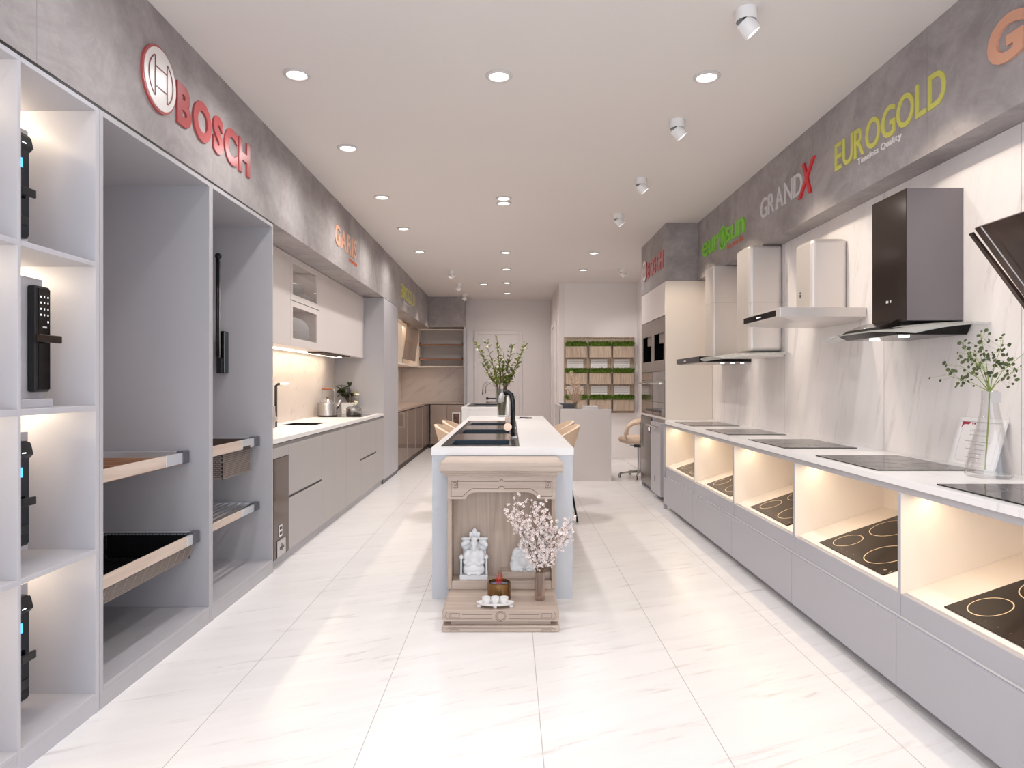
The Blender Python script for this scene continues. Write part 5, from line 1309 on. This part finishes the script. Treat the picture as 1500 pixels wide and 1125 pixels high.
for s in (-1,1): forms += [((fx+s*.045,fy-.005,z+.105),.02,(1,1,1.6),R(s*-25)),((fx+s*.048,fy-.025,z+.07),.016,(1,1.3,1.1)),((fx+s*.03,fy-.045,z+.062),.013,(1.5,1,1)),((fx+s*.037,fy-.03,z+.028),.026,(1,1,1.1)),((fx+s*.028,fy-.05,z+.006),.013,(1,1.5,.6)),((fx+s*.034,fy+.004,z+.198),.01,(1.6,.5,.5)),
                     ((fx+s*.008,fy-.0245,z+.177),.003,(1.4,.8,.8)),((fx+s*.021,fy-.003,z+.170),.006,(.6,1,1.4))]
blob('figure', f, forms, M['ceramic'])
gx, gy, gz0 = .078, 4.0, .2055
f = T('laughing_figurine', (gx,gy,gz0), 'white laughing round-bellied figurine behind the blossoms, right in the shrine', 'figurine')
z = gz0
forms = [((gx,gy,z+.05),.055,(1.05,.8,.95)),((gx-.004,gy-.015,z+.055),.04,(1.05,.85,.95)),((gx,gy,z+.115),.032,(1.15,.9,.8)),((gx-.004,gy-.006,z+.155),.026,(1,1,1.08)),((gx-.004,gy-.03,z+.152),.005,(1.1,1,1)),((gx-.004,gy-.026,z+.138),.009,(1.4,.7,.7)),
         ((gx-.052,gy-.012,z+.033),.036,(.9,.9,1.0)),((gx-.045,gy-.03,z+.012),.026,(1.4,.9,.6)),((gx+.05,gy-.02,z+.018),.033,(1.3,.8,.6)),((gx+.03,gy-.045,z+.012),.016,(1.2,1,.7)),((gx-.02,gy-.045,z+.01),.015,(1.1,1,.7))]
for s in (-1,1): forms += [((gx+s*.048,gy-.003,z+.10),.022,(1,1,1.5),R(s*-20)),((gx+s*.06,gy-.02,z+.07),.017,(1,1.2,1.2)),((gx-.004+s*.027,gy-.002,z+.148),.007,(.7,1,1.8)),((gx-.004+s*.009,gy-.028,z+.160),.003,(1.5,.8,.8)),((gx-.004+s*.016,gy-.022,z+.148),.008,(1,.8,.8))]
blob('figure', f, forms, M['ceramic'])
P('small_base', MB().box(gx-.07,gx+.08,gy-.04,gy+.045,z-.0003,z+.006), M['ceramic'], f)
# incense burner, cups, blossom vase
bx, by, bz = -.063, 3.74, .1155
f = T('incense_burner', (bx,by,bz), 'brass cylindrical incense burner filled with ash', 'incense burner')
P('bowl', MB().lathe([(.055,0),(.064,.004),(.064,.095),(.058,.098),(.056,.09),(.056,.08),(0,.08)], (bx,by,bz), 40), M['brass'], f, smooth='auto')
P('ash', MB().lathe([(0,.002),(.055,0),(.055,.001),(0,.008)], (bx,by,bz+.0805), 28), mat('ash_blue', srgb(120,122,140), .9, var=(80,(1,1,1),.5)), f)
ic = T('incense_sticks', (bx,by,bz+.08), 'red incense sticks standing in the brass burner', 'incense')
for i in range(7): a = i*.9; P('stick', MB().tube([(bx+.012*math.cos(a),by+.012*math.sin(a),bz+.086),(bx+.020*math.cos(a),by+.020*math.sin(a),bz+.086+.045+.006*(i%3))], .0016, 5), M['sred'], ic)
tx, ty, tz = -.082, 3.615, .1155
f = T('cup_tray', (tx,ty,tz), 'oval white footed tray at the front of the shrine platform', 'tray')
k = MB().lathe([(0,.012),(.088,.014),(.098,.020),(.1,.026),(.094,.026),(.085,.018),(0,.017)], (tx,ty,tz), 40, squash=.42)
P('dish', k, M['white'], f, smooth='auto')
for dx in (-.085,0,.085): P('foot', MB().box(tx+dx-.009,tx+dx+.009,ty-.03 if dx==0 else ty-.012,ty+.03 if dx==0 else ty+.012,tz,tz+.0135), M['white'], f, bev=.002)
for i, (dx, wh) in enumerate(((-.047,'left'),(0,'middle'),(.047,'right'))):
    o = P('tea_cup', MB().lathe([(0,0),(.014,0),(.016,.004),(.022,.02),(.0235,.034),(.0215,.034),(.020,.02),(.013,.006),(0,.006)], (tx+dx,ty,tz+.0175), 28), M['white'], None, smooth='auto')
    tag(o, 'small white tea cup on the oval tray, %s of three' % wh, 'cup', 'tea cups on the shrine tray')
vx, vy, vz = .158, 3.73, .1155
f = T('glass_vase', (vx,vy,vz), 'slim cut glass vase on the shrine platform holding blossoms', 'vase')
mb = MB(); n = 24; rings = []
for r, h in ((.026,0),(.028,.006),(.028,.15),(.027,.155),(.0245,.155),(.0245,.012)):
    rings.append([mb.bm.verts.new((vx+r*(1+.05*(i%2))*math.cos(2*PI*i/n), vy+r*(1+.05*(i%2))*math.sin(2*PI*i/n), vz+h)) for i in range(n)])
for A_, B_ in zip(rings, rings[1:]):
    for i in range(n): j=(i+1)%n; mb.bm.faces.new((A_[i],A_[j],B_[j],B_[i]))
mb.bm.faces.new(rings[0][::-1]); mb.bm.faces.new(rings[-1])
P('vase_body', mb, M['rosevase'], f)
br = T('blossom_bouquet', (vx,vy,vz+.02), 'spray of tiny pale pink blossoms overhanging the shrine', 'flowers')
rr = random.Random(12); st = MB(); fl = MB(); o = Vector((vx,vy,vz+.02)); ct = MB()
def blossom(c, r):
    nrm = Vector((rr.uniform(-1,1), -1, rr.uniform(-.5,1))).normalized(); u = nrm.orthogonal().normalized(); w = nrm.cross(u)
    for i in range(5):
        a = 2*PI*i/5+rr.random(); d = u*math.cos(a)+w*math.sin(a); s = nrm.cross(d)
        p0 = c; p1 = c+d*r*.6+s*r*.42+nrm*r*.2; p2 = c+d*r+nrm*r*.35; p3 = c+d*r*.6-s*r*.42+nrm*r*.2
        vs = [fl.bm.verts.new(p) for p in (p0,p1,p2,p3)]; fl.bm.faces.new(vs)
    ct.ball(c+nrm*.002, .0018, seg=6)
tips = [(-.15,.44),(-.12,.36),(-.17,.40),(-.19,.48),(-.05,.50),(.0,.44),(-.06,.40),(.02,.52),(.05,.44),(.08,.36),(.13,.34),(.17,.36),(.19,.40),(-.07,.30),(-.02,.33),(.04,.29),(.11,.26),(-.09,.24),(.02,.22),(-.03,.20),(.07,.19),(.16,.30),(-.14,.52),(.03,.36)]
for dx, dz in tips:
    dy = rr.uniform(-.06,.08); m1 = o+Vector((dx*.1,0,.14)); m2 = o+Vector((dx*.55,dy*.5,.12+dz*.55)); e = o+Vector((dx,dy,.02+dz))
    st.tube([o+Vector((dx*.05,0,0)), m1, m2, e], .0016, 5, rs=[.002,.002,.0014,.0008])
    for j in range(46):
        q = rr.uniform(.1,1.0); b = m1.lerp(m2, q*2) if q < .5 else m2.lerp(e, q*2-1)
        if b.z < vz+.17: continue
        p = b+Vector((rr.uniform(-.028,.028), rr.uniform(-.028,.028), rr.uniform(-.025,.025)))
        if p.y > 3.86: p.y = 3.86
        st.tube([b,p], .0005, 3, cap=False); blossom(p, rr.uniform(.0065,.012))
P('twigs', st, M['stem'], br); P('petals', fl, M['petal'], br)['kind'] = 'stuff'; P('centres', ct, mat('blossom_centre', srgb(170,90,80), .6), br)['kind'] = 'stuff'
# ================================================================== LIGHT
def area(name, loc, rot, sx, sy, power, col, parent=None, spread=None):
    l = bpy.data.lights.new(name, 'AREA'); l.shape = 'RECTANGLE'; l.size = sx; l.size_y = sy; l.energy = power; l.color = col
    if spread: l.spread = spread
    o = bpy.data.objects.new(name, l); COL.objects.link(o); o.location = loc; o.rotation_euler = rot; return o
def spotl(name, loc, d, power, col, size, blend=.6, rad=.04):
    l = bpy.data.lights.new(name, 'SPOT'); l.energy = power; l.color = col; l.spot_size = math.radians(size); l.spot_blend = blend; l.shadow_soft_size = rad
    o = bpy.data.objects.new(name, l); COL.objects.link(o); o.location = loc
    o.rotation_euler = Vector(d).to_track_quat('-Z','Y').to_euler(); return o
DAY = (.86,.93,1.0); WARM = (1.0,.74,.46); NEU = (1.0,.95,.91)
area('window_daylight', (.1,-1.5,1.35), (math.radians(90),0,0), 3.6, 2.4, 70, DAY)
for x, y in spots+hidden: spotl('downlight_lamp', (x,y,CEIL-.02), (0,0,-1), 24 if y < 3 else 38 if y < 5 else 46, (.97,.97,1) if y < 3 else (1,.975,.95) if y < 5 else NEU, 165, 1, .05)
spotl('downlight_lamp', (-.47,11.87,CEIL-.02), (0,0,-1), 36, NEU, 165, 1, .05)
for x, y in RS:
    if x < 1.5: spotl('spotlight_lamp', (x+.05,y,CEIL-.14), (.62,0,-.80), 36, (1,.86,.68), 62, .5, .02)
spotl('spotlight_lamp', (1.5,10.3,CEIL-.14), (.3,.6,-.7), 20, NEU, 70, .6, .03)
for x, y in LS: spotl('spotlight_lamp', (x-.05,y,CEIL-.14), (-.6,.1,-.8), 30, (1,.84,.66), 60, 1, .03)
for i in range(5):
    a, b = BD[i], BD[i+1]
    area('cabinet_led', (1.706,(a+b)/2,.835), (0,0,0), .01, b-a-.08, 1.5, (1,.78,.52))
for ya, yb in ((1.858,2.259),(2.275,2.683)):
    for z in (.627,1.189,1.756,2.369): area('cell_led', (-1.982,(ya+yb)/2,z-.03), (0,math.radians(-90),0), .012, yb-ya-.04, 1.3, (1,.82,.6))
area('under_cabinet_led', (-2.115,6.5,1.606), (0,0,0), .02, 3.5, 11, (1,.80,.56))
spotl('hood_lamp', (-2.0,7.98,1.597), (0,0,-1), 4, NEU, 120, .6, .02)
area('vitrine_fill', (-2.0,6.29,2.37), (0,0,0), .1, .7, .45, NEU)  # added fill to brighten the upper glass compartment, no fitting here
area('vitrine_fill', (-2.0,6.29,1.99), (0,0,0), .1, .7, .45, NEU)  # same added fill for the lower glass compartment
area('niche_led', (-2.1,12.0,1.612), (0,0,0), .02, 3.4, 5, (1,.80,.6))
area('niche_led', (-2.06,12.6,2.36), (0,0,0), .1, 2.2, 4, (1,.80,.6))
for x in (1.93,2.02,2.11): spotl('hood_lamp', (x,6.22,1.478), (0,0,-1), .5, NEU, 100, .6, .015)
for y in (3.35,3.62): spotl('hood_lamp', (1.93,y,1.540), (0,0,-1), .8, NEU, 110, .6, .02)
w = bpy.data.worlds.new('sky'); SC.world = w; w.use_nodes = True
w.node_tree.nodes['Background'].inputs[0].default_value = (.75,.85,1,1); w.node_tree.nodes['Background'].inputs[1].default_value = .8
# ================================================================== CAMERA
cd = bpy.data.cameras.new('camera'); cam = bpy.data.objects.new('camera', cd); COL.objects.link(cam)
cam.location = (0,0,1.3); cam.rotation_euler = (math.radians(90),0,0)
cd.sensor_width = 36; cd.lens = 24; cd.shift_x = 2/1500; cd.shift_y = -1.5/1500; cd.clip_start = .05; cd.clip_end = 60
SC.camera = cam
SC.view_settings.view_transform = 'Standard'; SC.view_settings.look = 'None'; SC.view_settings.gamma = 1; SC.view_settings.exposure = .14
SC.cycles.use_denoising = True
SC.cycles.diffuse_bounces = 6; SC.cycles.max_bounces = 12; SC.cycles.transparent_max_bounces = 16; SC.cycles.sample_clamp_indirect = 4
